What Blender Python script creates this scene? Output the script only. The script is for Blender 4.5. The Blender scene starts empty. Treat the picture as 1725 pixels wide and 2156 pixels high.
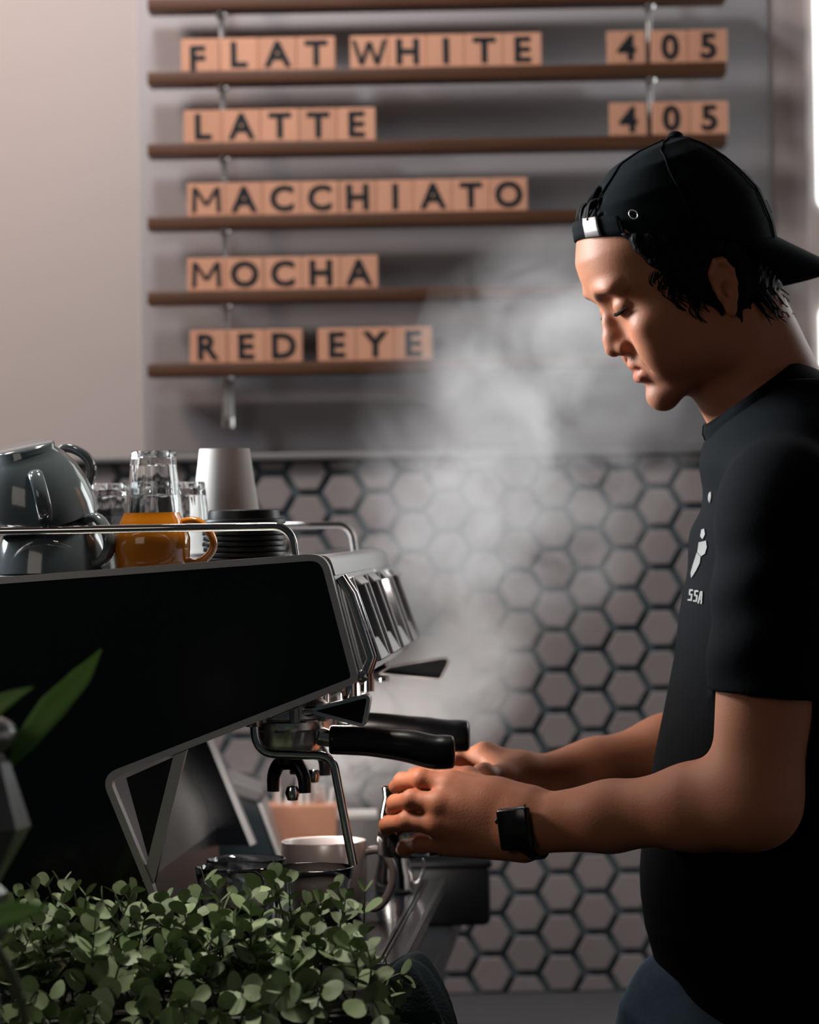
import bpy, bmesh, math, random
import numpy as np
from mathutils import Vector, Matrix, Quaternion, noise

random.seed(7)
C = bpy.context.scene.collection
SC = bpy.context.scene
PI = math.pi

# ------------------------------------------------------------------ camera
FPX, IW, IH, ZC = 6500.0, 1725.0, 2156.0, 1.40
CAM_R = Matrix.Rotation(PI / 2 + 21 / FPX, 3, 'X') @ Matrix.Rotation(-0.018, 3, 'Z')
CAM_P = Vector((0, 0, ZC))
cd = bpy.data.cameras.new('camera')
cam = bpy.data.objects.new('camera', cd)
C.objects.link(cam)
cam.matrix_world = Matrix.Translation(CAM_P) @ CAM_R.to_4x4()
cd.sensor_fit = 'VERTICAL'
cd.sensor_height = 36.0
cd.lens = FPX / IH * 36.0
cd.clip_start, cd.clip_end = 0.05, 60
cd.dof.use_dof = True
cd.dof.focus_distance = 2.87
cd.dof.aperture_fstop = 6.0
SC.camera = cam

# ------------------------------------------------------------------ world, lights, exposure
SC.view_settings.view_transform = 'Standard'
SC.view_settings.look = 'None'
SC.view_settings.exposure = 0.0
SC.view_settings.gamma = 1.0
SC.view_settings.use_curve_mapping = False
SC.cycles.use_denoising = True
SC.cycles.max_bounces = 10
SC.cycles.transparent_max_bounces = 16
SC.cycles.volume_bounces = 1
SC.cycles.volume_step_rate = 2.0
SC.cycles.volume_max_steps = 128
SC.cycles.caustics_reflective = False
SC.cycles.caustics_refractive = False
w = bpy.data.worlds.new('world')
SC.world = w
w.use_nodes = True
w.node_tree.nodes['Background'].inputs[0].default_value = (0.55, 0.72, 0.85, 1)
w.node_tree.nodes['Background'].inputs[1].default_value = 0.035


def area(name, loc, target, size, power, col, sy=None, spread=PI):
    d = bpy.data.lights.new(name, 'AREA')
    d.energy, d.color, d.size = power, col, size
    if sy:
        d.shape, d.size_y = 'RECTANGLE', sy
    d.spread = spread
    o = bpy.data.objects.new(name, d)
    C.objects.link(o)
    o.location = loc
    o.rotation_euler = (Vector(target) - Vector(loc)).to_track_quat('-Z', 'Y').to_euler()
    return o


area('shop_window_light', (-1.7, 3.2, 2.8), (0.2, 4.45, 1.2), 0.5, 14.0, (0.95, 0.97, 1.0))
area('warm_ceiling_lamp', (-1.15, 3.7, 2.75), (-0.6, 4.5, 1.6), 0.25, 11.0, (1.0, 0.70, 0.54))
area('ceiling_lamp', (-0.35, 3.75, 2.7), (0.0, 4.4, 1.3), 0.2, 7.0, (0.92, 0.96, 1.0))
area('rear_window_light', (1.5, 4.2, 1.9), (0.4, 3.0, 1.4), 0.5, 10.0, (0.95, 1.0, 1.0), 0.9)
area('left_face_key', (-1.45, 3.65, 2.05), (0.3, 3.06, 1.60), 0.5, 8.5, (0.90, 0.96, 1.0), 0.7, math.radians(46))  # added key light for the face, beam narrowed to spare the wall
area('machine_work_light', (-0.10, 3.28, 1.222), (0.06, 3.40, 1.1), 0.05, 4.0, (1.0, 0.93, 0.88), 0.3)
area('hand_fill_light', (-0.085, 3.045, 1.228), (0.06, 3.05, 1.05), 0.04, 0.4, (1.0, 0.84, 0.76), 0.06)  # added small light under the machine to brighten the near hand
area('leaf_fill_light', (-0.17, 3.0, 2.3), (-0.19, 2.73, 1.05), 0.15, 0.75, (1.0, 0.93, 0.8), None, math.radians(36))  # added overhead light aimed at the planter leaves, no pendant hangs here
area('front_fill_light', (-2.0, 0.2, 2.3), (0.0, 3.0, 1.35), 1.6, 8.0, (1.0, 0.88, 0.78), 1.1)  # unseen soft fill added left of the camera for the chrome and face


# ------------------------------------------------------------------ pixel helpers
def ray(px, py):
    return CAM_R @ Vector(((px - IW / 2) / FPX, -(py - IH / 2) / FPX, -1))


def at(px, py, Y):
    d = ray(px, py)
    return CAM_P + d * (Y / d.y)


YAW = math.radians(4.0)
UA = Vector((math.cos(YAW), -math.sin(YAW), 0))     # towards the barista
VA = Vector((math.sin(YAW), math.cos(YAW), 0))      # along the machine, away
M0 = at(850, 2030, 2.85)


def av(px, py, v):
    """pixel onto the machine's vertical plane at depth v along its width"""
    d = ray(px, py)
    p0 = M0 + VA * v
    t = (p0 - CAM_P).dot(VA) / d.dot(VA)
    return CAM_P + d * t


def mp(u, v, z):
    p = M0 + UA * u + VA * v
    return Vector((p.x, p.y, z))


def lin(r, g, b):
    f = lambda c: (c / 255 / 12.92) if c / 255 <= 0.04045 else ((c / 255 + 0.055) / 1.055) ** 2.4
    return (f(r), f(g), f(b), 1)


# ------------------------------------------------------------------ materials
def mat(name, col, rough=0.5, metal=0.0, noise_amt=0.0, nscale=20.0, bump=0.0, bscale=60.0, stretch=(1, 1, 1),
        coat=0.0, trans=0.0, ior=1.45, spec=None, rnd=0.0, sheen=0.0):
    m = bpy.data.materials.new(name)
    m.use_nodes = True
    nt = m.node_tree
    b = nt.nodes['Principled BSDF']
    b.inputs['Roughness'].default_value = rough
    b.inputs['Metallic'].default_value = metal
    b.inputs['Coat Weight'].default_value = coat
    b.inputs['Coat Roughness'].default_value = 0.05
    b.inputs['Transmission Weight'].default_value = trans
    b.inputs['IOR'].default_value = ior
    b.inputs['Sheen Weight'].default_value = sheen
    if spec is not None:
        b.inputs['Specular IOR Level'].default_value = spec
    tc = nt.nodes.new('ShaderNodeTexCoord')
    mp_ = nt.nodes.new('ShaderNodeMapping')
    mp_.inputs['Scale'].default_value = stretch
    nt.links.new(tc.outputs['Object'], mp_.inputs['Vector'])
    n = nt.nodes.new('ShaderNodeTexNoise')
    n.inputs['Scale'].default_value = nscale
    n.inputs['Detail'].default_value = 4
    nt.links.new(mp_.outputs[0], n.inputs['Vector'])
    mx = nt.nodes.new('ShaderNodeMix')
    mx.data_type = 'RGBA'
    mx.inputs['A'].default_value = tuple(c * (1 - noise_amt) for c in col[:3]) + (1,)
    mx.inputs['B'].default_value = tuple(min(1, c * (1 + noise_amt)) for c in col[:3]) + (1,)
    nt.links.new(n.outputs['Fac'], mx.inputs['Factor'])
    out = mx.outputs['Result']
    if rnd:
        oi = nt.nodes.new('ShaderNodeObjectInfo')
        mr = nt.nodes.new('ShaderNodeMapRange')
        mr.inputs['To Min'].default_value = 1 - rnd
        mr.inputs['To Max'].default_value = 1 + rnd
        nt.links.new(oi.outputs['Random'], mr.inputs['Value'])
        vm = nt.nodes.new('ShaderNodeVectorMath')
        vm.operation = 'SCALE'
        nt.links.new(out, vm.inputs[0])
        nt.links.new(mr.outputs[0], vm.inputs['Scale'])
        out = vm.outputs[0]
    nt.links.new(out, b.inputs['Base Color'])
    if bump:
        n2 = nt.nodes.new('ShaderNodeTexNoise')
        n2.inputs['Scale'].default_value = bscale
        nt.links.new(mp_.outputs[0], n2.inputs['Vector'])
        bp = nt.nodes.new('ShaderNodeBump')
        bp.inputs['Strength'].default_value = bump
        bp.inputs['Distance'].default_value = 0.002
        nt.links.new(n2.outputs['Fac'], bp.inputs['Height'])
        nt.links.new(bp.outputs[0], b.inputs['Normal'])
    return m


M = {}
M['wall'] = mat('wall_paint', lin(186, 176, 173), 0.75, noise_amt=0.03, nscale=3, bump=0.08, bscale=90)
M['board'] = mat('backing_board_paint', lin(166, 162, 165), 0.7, noise_amt=0.03, nscale=4)
M['grout'] = mat('grout', lin(84, 98, 104), 0.9, noise_amt=0.15, nscale=60)
M['tile'] = mat('hexagon_tile_glaze', lin(148, 140, 141), 0.45, noise_amt=0.06, nscale=25, rnd=0.06)
M['wood'] = mat('walnut', lin(80, 48, 28), 0.5, noise_amt=0.45, nscale=14, stretch=(0.6, 8, 8))
M['block'] = mat('beech_block', lin(206, 152, 124), 0.55, noise_amt=0.1, nscale=30, stretch=(6, 6, 0.7), rnd=0.07)
M['ink'] = mat('black_ink', lin(14, 26, 32), 0.5, noise_amt=0.1)
M['steel'] = mat('brushed_steel', lin(178, 176, 176), 0.38, 0.85, noise_amt=0.08, nscale=40, stretch=(1, 1, 14))
M['chrome'] = mat('polished_chrome', lin(205, 203, 202), 0.07, 1.0, noise_amt=0.03)
M['satin'] = mat('satin_chrome', lin(225, 223, 222), 0.3, 1.0, noise_amt=0.05)
M['dsteel'] = mat('dark_steel', lin(70, 72, 75), 0.35, 1.0, noise_amt=0.1)
M['blackglass'] = mat('black_glass_panel', lin(7, 9, 13), 0.16, 0.0, noise_amt=0.3, bump=0.02, bscale=12)
M['blackplastic'] = mat('black_plastic', lin(10, 11, 13), 0.3, noise_amt=0.2)
M['lid'] = mat('black_lid_plastic', lin(9, 11, 13), 0.4, noise_amt=0.2, spec=0.3)
M['greycup'] = mat('grey_glazed_ceramic', lin(92, 102, 106), 0.12, noise_amt=0.06, coat=0.5)
M['orangecup'] = mat('orange_glazed_ceramic', lin(190, 112, 14), 0.14, noise_amt=0.08, coat=0.5)
M['mug'] = mat('pale_stoneware', lin(112, 104, 101), 0.3, noise_amt=0.06)
M['paper'] = mat('white_paper_cup', lin(225, 220, 216), 0.7, noise_amt=0.03)
M['glass'] = mat('clear_glass', (0.95, 0.97, 0.97, 1), 0.02, trans=1.0, ior=1.45)
M['coffee'] = mat('coffee', lin(70, 34, 16), 0.2, noise_amt=0.2)
M['skin'] = None
M['hair'] = mat('black_hair', lin(9, 9, 11), 0.6, noise_amt=0.4, nscale=60, bump=0.6, bscale=160, stretch=(3, 3, 0.6), spec=0.08)
M['cap'] = mat('black_cap_cotton', lin(6, 12, 15), 0.85, noise_amt=0.2, nscale=80, bump=0.15, bscale=700, spec=0.08)
M['shirt'] = mat('black_polo_cotton', lin(4, 7, 11), 0.85, noise_amt=0.2, nscale=40, bump=0.15, bscale=800, spec=0.08)
M['jeans'] = mat('dark_denim', lin(66, 82, 96), 0.85, noise_amt=0.3, nscale=90, bump=0.3, bscale=600, spec=0.08)
M['shoe'] = mat('black_leather', lin(16, 16, 17), 0.5, noise_amt=0.2)
M['buckle'] = mat('brushed_buckle', lin(165, 160, 158), 0.4, 0.6, noise_amt=0.1)
M['white'] = mat('white_print', lin(120, 120, 117), 0.7, noise_amt=0.05)
M['leaf'] = mat('eucalyptus_leaf', lin(120, 137, 97), 0.55, noise_amt=0.18, nscale=60, rnd=0.3)
M['bleaf'] = mat('long_leaf', lin(112, 160, 74), 0.5, noise_amt=0.2, nscale=25, stretch=(1, 1, 1))
M['stem'] = mat('plant_stem', lin(66, 72, 46), 0.6, noise_amt=0.2)
M['planter'] = mat('black_planter', lin(16, 17, 19), 0.6, noise_amt=0.2)
M['soil'] = mat('dark_soil', lin(20, 16, 12), 0.95, noise_amt=0.4, bump=0.8)
M['counter'] = mat('dark_counter_stone', lin(34, 38, 42), 0.35, noise_amt=0.25, nscale=12)
M['cupboard'] = mat('dark_cupboard_front', lin(13, 18, 23), 0.7, noise_amt=0.2, spec=0.15)
M['bench'] = mat('grey_streaked_stone', lin(74, 75, 77), 0.6, noise_amt=0.25, nscale=9, stretch=(0.5, 4, 4))
M['floor'] = mat('dark_floor_concrete', lin(60, 58, 56), 0.6, noise_amt=0.2, nscale=5)
M['ceil'] = mat('ceiling_paint', lin(120, 115, 112), 0.8, noise_amt=0.05)
M['peach'] = mat('peach_card', lin(226, 160, 128), 0.7, noise_amt=0.08)
M['orangeplastic'] = mat('orange_plastic', lin(200, 110, 36), 0.4, noise_amt=0.1)
M['greyplastic'] = mat('grey_plastic', lin(120, 116, 116), 0.4, noise_amt=0.1)
M['tealplastic'] = mat('smoked_plastic', lin(36, 48, 54), 0.25, noise_amt=0.1)
M['cloth'] = mat('dark_bar_towel', lin(46, 54, 58), 0.9, noise_amt=0.2, nscale=60, bump=0.3, bscale=400, spec=0.08)
M['facet'] = mat('faceted_metal', lin(150, 152, 150), 0.3, 1.0, noise_amt=0.1, nscale=8)


def emis(name, col, s):
    m = bpy.data.materials.new(name)
    m.use_nodes = True
    b = m.node_tree.nodes['Principled BSDF']
    b.inputs['Base Color'].default_value = col
    b.inputs['Emission Color'].default_value = col
    b.inputs['Emission Strength'].default_value = s
    return m


M['daylight'] = emis('daylight_pane', (0.95, 1.0, 0.98, 1), 1.6)
M['led'] = emis('indicator_led', (1.0, 0.42, 0.12, 1), 3.0)


def skin_mat():
    m = mat('skin', lin(166, 108, 80), 0.55, spec=0.3, noise_amt=0.08, nscale=45, bump=0.12, bscale=420)
    nt = m.node_tree
    b = nt.nodes['Principled BSDF']
    old = b.inputs['Base Color'].links[0].from_socket
    at_ = nt.nodes.new('ShaderNodeAttribute')
    at_.attribute_name = 'tint'
    mx = nt.nodes.new('ShaderNodeMix')
    mx.data_type = 'RGBA'
    mx.blend_type = 'MULTIPLY'
    mx.inputs['Factor'].default_value = 1.0
    nt.links.new(old, mx.inputs['A'])
    nt.links.new(at_.outputs['Color'], mx.inputs['B'])
    nt.links.new(mx.outputs['Result'], b.inputs['Base Color'])
    b.inputs['Subsurface Weight'].default_value = 0.06
    b.inputs['Subsurface Radius'].default_value = (1.0, 0.35, 0.2)
    b.inputs['Subsurface Scale'].default_value = 0.006
    return m


M['skin'] = skin_mat()


# ------------------------------------------------------------------ object helpers
def mk(name, verts, faces, m, parent=None, smooth=True, origin=None):
    me = bpy.data.meshes.new(name)
    if origin is not None:
        verts = [Vector(v) - Vector(origin) for v in verts]
    me.from_pydata([tuple(v) for v in verts], [], [tuple(f) for f in faces])
    me.update()
    if smooth:
        me.polygons.foreach_set('use_smooth', [True] * len(me.polygons))
    me.materials.append(m)
    return link(name, me, parent, origin)


def link(name, me, parent=None, origin=None):
    o = bpy.data.objects.new(name, me)
    C.objects.link(o)
    if parent is not None:
        o.parent = parent
        if origin is not None:
            o.location = Vector(origin) - wloc(parent)
    elif origin is not None:
        o.location = origin
    return o


def wloc(o):
    p = Vector(o.location)
    while o.parent is not None:
        o = o.parent
        p = p + Vector(o.location)
    return p


def bmo(name, bm, m, parent=None, smooth=True, auto=None):
    bmesh.ops.recalc_face_normals(bm, faces=bm.faces)
    me = bpy.data.meshes.new(name)
    bm.to_mesh(me)
    bm.free()
    if smooth:
        me.polygons.foreach_set('use_smooth', [True] * len(me.polygons))
        if auto:
            me.set_sharp_from_angle(angle=math.radians(auto))
    me.materials.append(m)
    return link(name, me, parent)


def thing(name, label, cat, loc=(0, 0, 0), group=None, rot=(0, 0, 0)):
    o = bpy.data.objects.new(name, None)
    C.objects.link(o)
    o.location = loc
    o.rotation_euler = rot
    o.empty_display_size = 0.02
    o['label'], o['category'] = label, cat
    if group:
        o['group'] = group
    return o


def tag(o, label, cat, group=None, kind=None):
    o['label'], o['category'] = label, cat
    if group:
        o['group'] = group
    if kind:
        o['kind'] = kind
    return o


def struct(o):
    o['kind'] = 'structure'
    return o


def dup(root, label, loc=None, rot=None, group=None):
    r = root.copy()
    C.objects.link(r)
    if loc is not None:
        r.location = loc
    if rot is not None:
        r.rotation_euler = rot
    r['label'] = label
    if group:
        r['group'] = group
    for ch in list(root.children):
        c = ch.copy()
        C.objects.link(c)
        c.parent = r
        for g in list(ch.children):
            d = g.copy()
            C.objects.link(d)
            d.parent = c
    return r


def add_box(bm, lo, hi, bev=0.0, mtx=None, seg=2):
    t = bmesh.new()
    bmesh.ops.create_cube(t, size=1)
    lo, hi = Vector(lo), Vector(hi)
    for v in t.verts:
        v.co = Vector((lo[i] + (v.co[i] + 0.5) * (hi[i] - lo[i]) for i in range(3)))
    if bev:
        bmesh.ops.bevel(t, geom=list(t.edges), offset=bev, segments=seg, affect='EDGES', profile=0.5)
    if mtx is not None:
        t.transform(mtx)
    merge(bm, t)


def merge(bm, t):
    me = bpy.data.meshes.new('tmp')
    t.to_mesh(me)
    t.free()
    bm.from_mesh(me)
    bpy.data.meshes.remove(me)


def box(name, lo, hi, m, parent=None, bev=0.003, mtx=None, smooth=True):
    bm = bmesh.new()
    add_box(bm, lo, hi, bev, mtx)
    return bmo(name, bm, m, parent, smooth, 35)


def add_lathe(bm, prof, seg=32, mtx=None, flute=None):
    """profile [(r,z)] turned round z; r=0 ends close it"""
    rings = []
    T = mtx or Matrix.Identity(4)
    for r, z in prof:
        if r < 1e-6:
            rings.append([bm.verts.new(T @ Vector((0, 0, z)))])
        else:
            rg = []
            for k in range(seg):
                a = 2 * PI * k / seg
                rr = r * (flute(a, z) if flute else 1)
                rg.append(bm.verts.new(T @ Vector((rr * math.cos(a), rr * math.sin(a), z))))
            rings.append(rg)
    for a, b in zip(rings, rings[1:]):
        if len(a) == 1 and len(b) == 1:
            continue
        for k in range(seg):
            k2 = (k + 1) % seg
            if len(a) == 1:
                bm.faces.new((a[0], b[k], b[k2]))
            elif len(b) == 1:
                bm.faces.new((a[k], a[k2], b[0]))
            else:
                bm.faces.new((a[k], a[k2], b[k2], b[k]))


def lathe(name, prof, m, parent=None, seg=32, mtx=None, flute=None, auto=40):
    bm = bmesh.new()
    add_lathe(bm, prof, seg, mtx, flute)
    return bmo(name, bm, m, parent, True, auto)


def add_tube(bm, path, rad, seg=12, flat=None, caps=True, up=None):
    """round tube along path; rad a number or list; flat=(sx,sy) squashes the section"""
    P = [Vector(p) for p in path]
    n = len(P)
    R = rad if isinstance(rad, (list, tuple)) else [rad] * n
    T = []
    for i in range(n):
        t = (P[min(i + 1, n - 1)] - P[max(i - 1, 0)])
        T.append(t.normalized())
    ref = Vector(up) if up is not None else (Vector((0, 0, 1)) if abs(T[0].z) < 0.9 else Vector((1, 0, 0)))
    N = (ref - T[0] * ref.dot(T[0])).normalized()
    rings = []
    for i in range(n):
        N = (N - T[i] * N.dot(T[i])).normalized()
        B = T[i].cross(N)
        sx, sy = flat or (1, 1)
        rings.append([bm.verts.new(P[i] + N * (R[i] * sx * math.cos(2 * PI * k / seg)) + B * (R[i] * sy * math.sin(2 * PI * k / seg))) for k in range(seg)])
    for a, b in zip(rings, rings[1:]):
        for k in range(seg):
            bm.faces.new((a[k], a[(k + 1) % seg], b[(k + 1) % seg], b[k]))
    if caps:
        bm.faces.new(rings[0][::-1])
        bm.faces.new(rings[-1])


def tube(name, path, rad, m, parent=None, seg=12, flat=None, up=None):
    bm = bmesh.new()
    add_tube(bm, path, rad, seg, flat, True, up)
    return bmo(name, bm, m, parent, True, 50)


def catmull(pts, n=8):
    P = [Vector(p) for p in pts]
    P = [P[0] * 2 - P[1]] + P + [P[-1] * 2 - P[-2]]
    out = []
    for i in range(1, len(P) - 2):
        for k in range(n):
            t = k / n
            a, b, c, d = P[i - 1], P[i], P[i + 1], P[i + 2]
            out.append(0.5 * ((2 * b) + (c - a) * t + (2 * a - 5 * b + 4 * c - d) * t * t + (3 * b - a - 3 * c + d) * t ** 3))
    out.append(P[-2])
    return out


def fillet(pts, rads, n=7, closed=False):
    """round the corners of a 2-D polyline"""
    out = []
    N = len(pts)
    for i, p in enumerate(pts):
        r = rads[i] if isinstance(rads, (list, tuple)) else rads
        if (not closed and i in (0, N - 1)) or r <= 0:
            out.append(tuple(p))
            continue
        p = Vector(p)
        a = (Vector(pts[i - 1]) - p)
        b = (Vector(pts[(i + 1) % N]) - p)
        la, lb = a.length, b.length
        a.normalize()
        b.normalize()
        ang = math.acos(max(-1, min(1, a.dot(b))))
        d = min(r / math.tan(ang / 2), la * 0.48, lb * 0.48)
        s, e = p + a * d, p + b * d
        for k in range(n + 1):
            t = k / n
            out.append(tuple((1 - t) ** 2 * s + 2 * t * (1 - t) * p + t * t * e))
    return out


def add_prism(bm, pts, vec):
    """closed solid: 3-D outline pts pushed along vec"""
    a = [bm.verts.new(p) for p in pts]
    b = [bm.verts.new(Vector(p) + Vector(vec)) for p in pts]
    bm.faces.new(a)
    bm.faces.new(b[::-1])
    n = len(a)
    for k in range(n):
        bm.faces.new((a[k], b[k], b[(k + 1) % n], a[(k + 1) % n]))


def prism(name, pts, vec, m, parent=None, auto=25, bev=0.0):
    bm = bmesh.new()
    add_prism(bm, pts, vec)
    if bev:
        bmesh.ops.bevel(bm, geom=list(bm.edges), offset=bev, segments=1, affect='EDGES')
    return bmo(name, bm, m, parent, True, auto)


def add_strip(bm, path2d, width, mapf0, mapf1):
    """flat bar along a 2-D pixel path; width in pixels to the left side; map0/1 give near/far 3-D points"""
    n = len(path2d)
    P = [Vector(p) for p in path2d]
    inner = []
    for i in range(n):
        t0 = (P[i] - P[max(i - 1, 0)])
        t1 = (P[min(i + 1, n - 1)] - P[i])
        if t0.length < 1e-6:
            t0 = t1
        if t1.length < 1e-6:
            t1 = t0
        t0.normalize()
        t1.normalize()
        n0, n1 = Vector((-t0.y, t0.x)), Vector((-t1.y, t1.x))
        nn = (n0 + n1)
        nn.normalize()
        inner.append(P[i] + nn * (width / max(0.3, nn.dot(n0))))
    rows = []
    for i in range(n):
        rows.append([bm.verts.new(mapf0(*P[i])), bm.verts.new(mapf0(*inner[i])), bm.verts.new(mapf1(*inner[i])), bm.verts.new(mapf1(*P[i]))])
    for a, b in zip(rows, rows[1:]):
        for k in range(4):
            bm.faces.new((a[k], a[(k + 1) % 4], b[(k + 1) % 4], b[k]))
    bm.faces.new(rows[0])
    bm.faces.new(rows[-1][::-1])
    return [tuple(p) for p in inner]


# ------------------------------------------------------------------ room shell
YW = 4.50            # upper wall plane
def plane_box(name, lo, hi, m):
    return struct(box(name, lo, hi, m, None, 0.0, smooth=False))


plane_box('wall_back', (-3.0, YW, 0), (2.6, YW + 0.12, 3.0), M['wall'])
plane_box('wall_left', (-3.1, -0.5, 0), (-3.0, YW + 0.12, 3.0), M['wall'])
plane_box('wall_right', (2.6, -0.5, 0), (2.7, YW + 0.12, 3.0), M['wall'])
plane_box('floor', (-3.0, -0.5, -0.1), (2.6, YW, 0.0), M['floor'])
plane_box('ceiling', (-3.0, -0.5, 3.0), (2.6, YW, 3.1), M['ceil'])

# hexagon tiled splashback
HS, HC = 85 / (FPX / 4.47), 73.8 / (FPX / 4.47)          # row pitch, column pitch in metres
ZT = at(700, 958, 4.47).z
ZB = at(1150, 2090, 4.47).z
splash = plane_box('trim_1', (-3.0, 4.475, ZB), (2.4, 4.50, ZT), M['grout'])
hc = at(1245, 1410, 4.47)
R_hex = (HS - 0.0100) / math.sqrt(3)


def hex_mesh(zlo=None, zhi=None, zc=0.0):
    bm = bmesh.new()
    pts = [(R_hex * math.cos(PI / 3 * k), R_hex * math.sin(PI / 3 * k)) for k in range(6)]

    def clip(poly, lim, sgn):
        out = []
        for i, p in enumerate(poly):
            q = poly[(i + 1) % len(poly)]
            pi, qi = sgn * (p[1] - lim) <= 0, sgn * (q[1] - lim) <= 0
            if pi:
                out.append(p)
            if pi != qi:
                t = (lim - p[1]) / (q[1] - p[1])
                out.append((p[0] + (q[0] - p[0]) * t, lim))
        return out
    if zhi is not None:
        pts = clip(pts, zhi - zc, 1)
    if zlo is not None and pts:
        pts = clip(pts, zlo - zc, -1)
    if len(pts) < 3:
        return None
    cx, cz = sum(p[0] for p in pts) / len(pts), sum(p[1] for p in pts) / len(pts)
    rings = []
    for s, y in ((1.0, 0.006), (1.0, -0.0005), (0.94, -0.0022)):
        rings.append([bm.verts.new((cx + (p[0] - cx) * s, y, cz + (p[1] - cz) * s)) for p in pts])
    n = len(pts)
    for a, b in zip(rings, rings[1:]):
        for k in range(n):
            bm.faces.new((a[k], a[(k + 1) % n], b[(k + 1) % n], b[k]))
    bm.faces.new(rings[-1])
    bmesh.ops.recalc_face_normals(bm, faces=bm.faces)
    if len(bm.faces) and sum(f.normal.y for f in bm.faces if abs(f.normal.y) > 0.9) > 0:
        bmesh.ops.reverse_faces(bm, faces=bm.faces)
    me = bpy.data.meshes.new('tile')
    bm.to_mesh(me)
    bm.free()
    me.materials.append(M['tile'])
    return me


hexdata = hex_mesh()
rest = bmesh.new()
for i in range(-30, 20):
    for j in range(-14, 16):
        x = hc.x + i * HC
        z = hc.z + (j + (0.5 if i % 2 else 0)) * HS
        if z - HS * 0.45 > ZT - 0.012 or z + HS * 0.45 < ZB + 0.004:
            continue
        cut = z + HS / 2 > ZT - 0.010 or z - HS / 2 < ZB + 0.002
        me = hex_mesh(ZB + 0.002, ZT - 0.010, z) if cut else hexdata
        if me is None:
            continue
        xp = x * FPX / 4.47 + IW / 2
        zp = IH / 2 - (z - ZC) * FPX / 4.47
        vis = (560 < xp < 1490 and not (xp < 700 and zp > 1180)) or (380 < xp <= 560 and zp < 1190)
        loc = Vector((x, 4.470 + random.uniform(-0.0006, 0.0006), z))
        if vis:
            t = bpy.data.objects.new('tile', me)
            C.objects.link(t)
            t.parent = splash
            t.location = loc - Vector(splash.location)
        else:
            b2 = bmesh.new()
            b2.from_mesh(me)
            b2.transform(Matrix.Translation(loc))
            merge(rest, b2)
o = bmo('tile_field', rest, M['tile'], splash, False)
o['kind'] = 'stuff'
# metal cap strip along the top of the tiles
struct(box('trim_2', (-3.0, 4.452, ZT - 0.006), (2.4, 4.4995, ZT + 0.004), M['steel'], None, 0.002))
# grey backing board for the menu
p0, p1 = at(303, 950, 4.49), at(1615, -160, 4.49)
board = box('menu_backing_board', (p0.x, 4.4955, ZT + 0.006), (p1.x, 4.4995, p1.z), M['board'], None, 0.001)
tag(board, 'wide blue-grey board fixed flat on the wall behind the menu ledges', 'board')
# low stone bench under the tiles
plane_box('trim_3', (-0.2, 4.15, ZB - 0.06), (2.4, 4.4995, ZB), M['bench'])
plane_box('trim_4', (-0.2, 4.20, 0.0), (2.4, 4.4995, ZB - 0.06), M['cupboard'])

# bright window at the right edge
wroot = thing('window_1', '', 'window', (0, 0, 0))
del wroot['label'], wroot['category']
struct(wroot)


def rrect(x0, x1, z0, z1, r, y, n=6):
    pts = []
    for cx, cz, a0 in ((x1 - r, z1 - r, 0), (x0 + r, z1 - r, PI / 2), (x0 + r, z0 + r, PI), (x1 - r, z0 + r, 1.5 * PI)):
        for k in range(n + 1):
            a = a0 + PI / 2 * k / n
            pts.append(Vector((cx + r * math.cos(a), y, cz + r * math.sin(a))))
    return pts


xe = at(1719, 300, 4.47).x
za, zb_, zc_ = at(1716, 442, 4.47).z, at(1720, 640, 4.47).z, at(1720, 830, 4.47).z
for lo, hi in ((za, za + 0.75), (zc_, zb_)):
    prism('pane', rrect(xe, xe + 0.75, lo, hi, 0.018, 4.470), (0, 0.008, 0), M['daylight'], wroot)
box('frame', (xe - 0.012, 4.480, zc_ - 0.03), (xe + 0.78, 4.499, za + 0.79), M['wall'], wroot, 0.002)

# ------------------------------------------------------------------ menu ledges, blocks, cables
YL = 4.40
rows = [(14, -6), (151, 130.5), (301, 283), (454, 438), (611, 597), (763, 750)]   # top-edge y at x=310 and x=1530
ledge_names = ['topmost, half out of the picture', 'second from the top, under FLAT WHITE', 'third from the top, under LATTE',
               'fourth from the top, under MACCHIATO', 'second from the bottom, under MOCHA', 'lowest, under RED EYE']
LZ = []
for (yl, yr), nm in zip(rows, ledge_names):
    a, b = at(310, yl if yl != 14 else -8, YL), at(1530, yr if yl != 14 else -22, YL)
    z = (a.z + b.z) / 2
    LZ.append(z)
    bm = bmesh.new()
    add_box(bm, (a.x, YL, z - 0.0175), (b.x, YL + 0.055, z), 0.0015)
    add_box(bm, (a.x, YL + 0.049, z - 0.0175), (b.x, YL + 0.055, z + 0.004), 0.001)
    o = bmo('menu_ledge', bm, M['wood'], None, True, 35)
    tag(o, 'long dark walnut menu ledge on steel cables, ' + nm, 'ledge', 'walnut menu ledges')

FONT = {}


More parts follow.
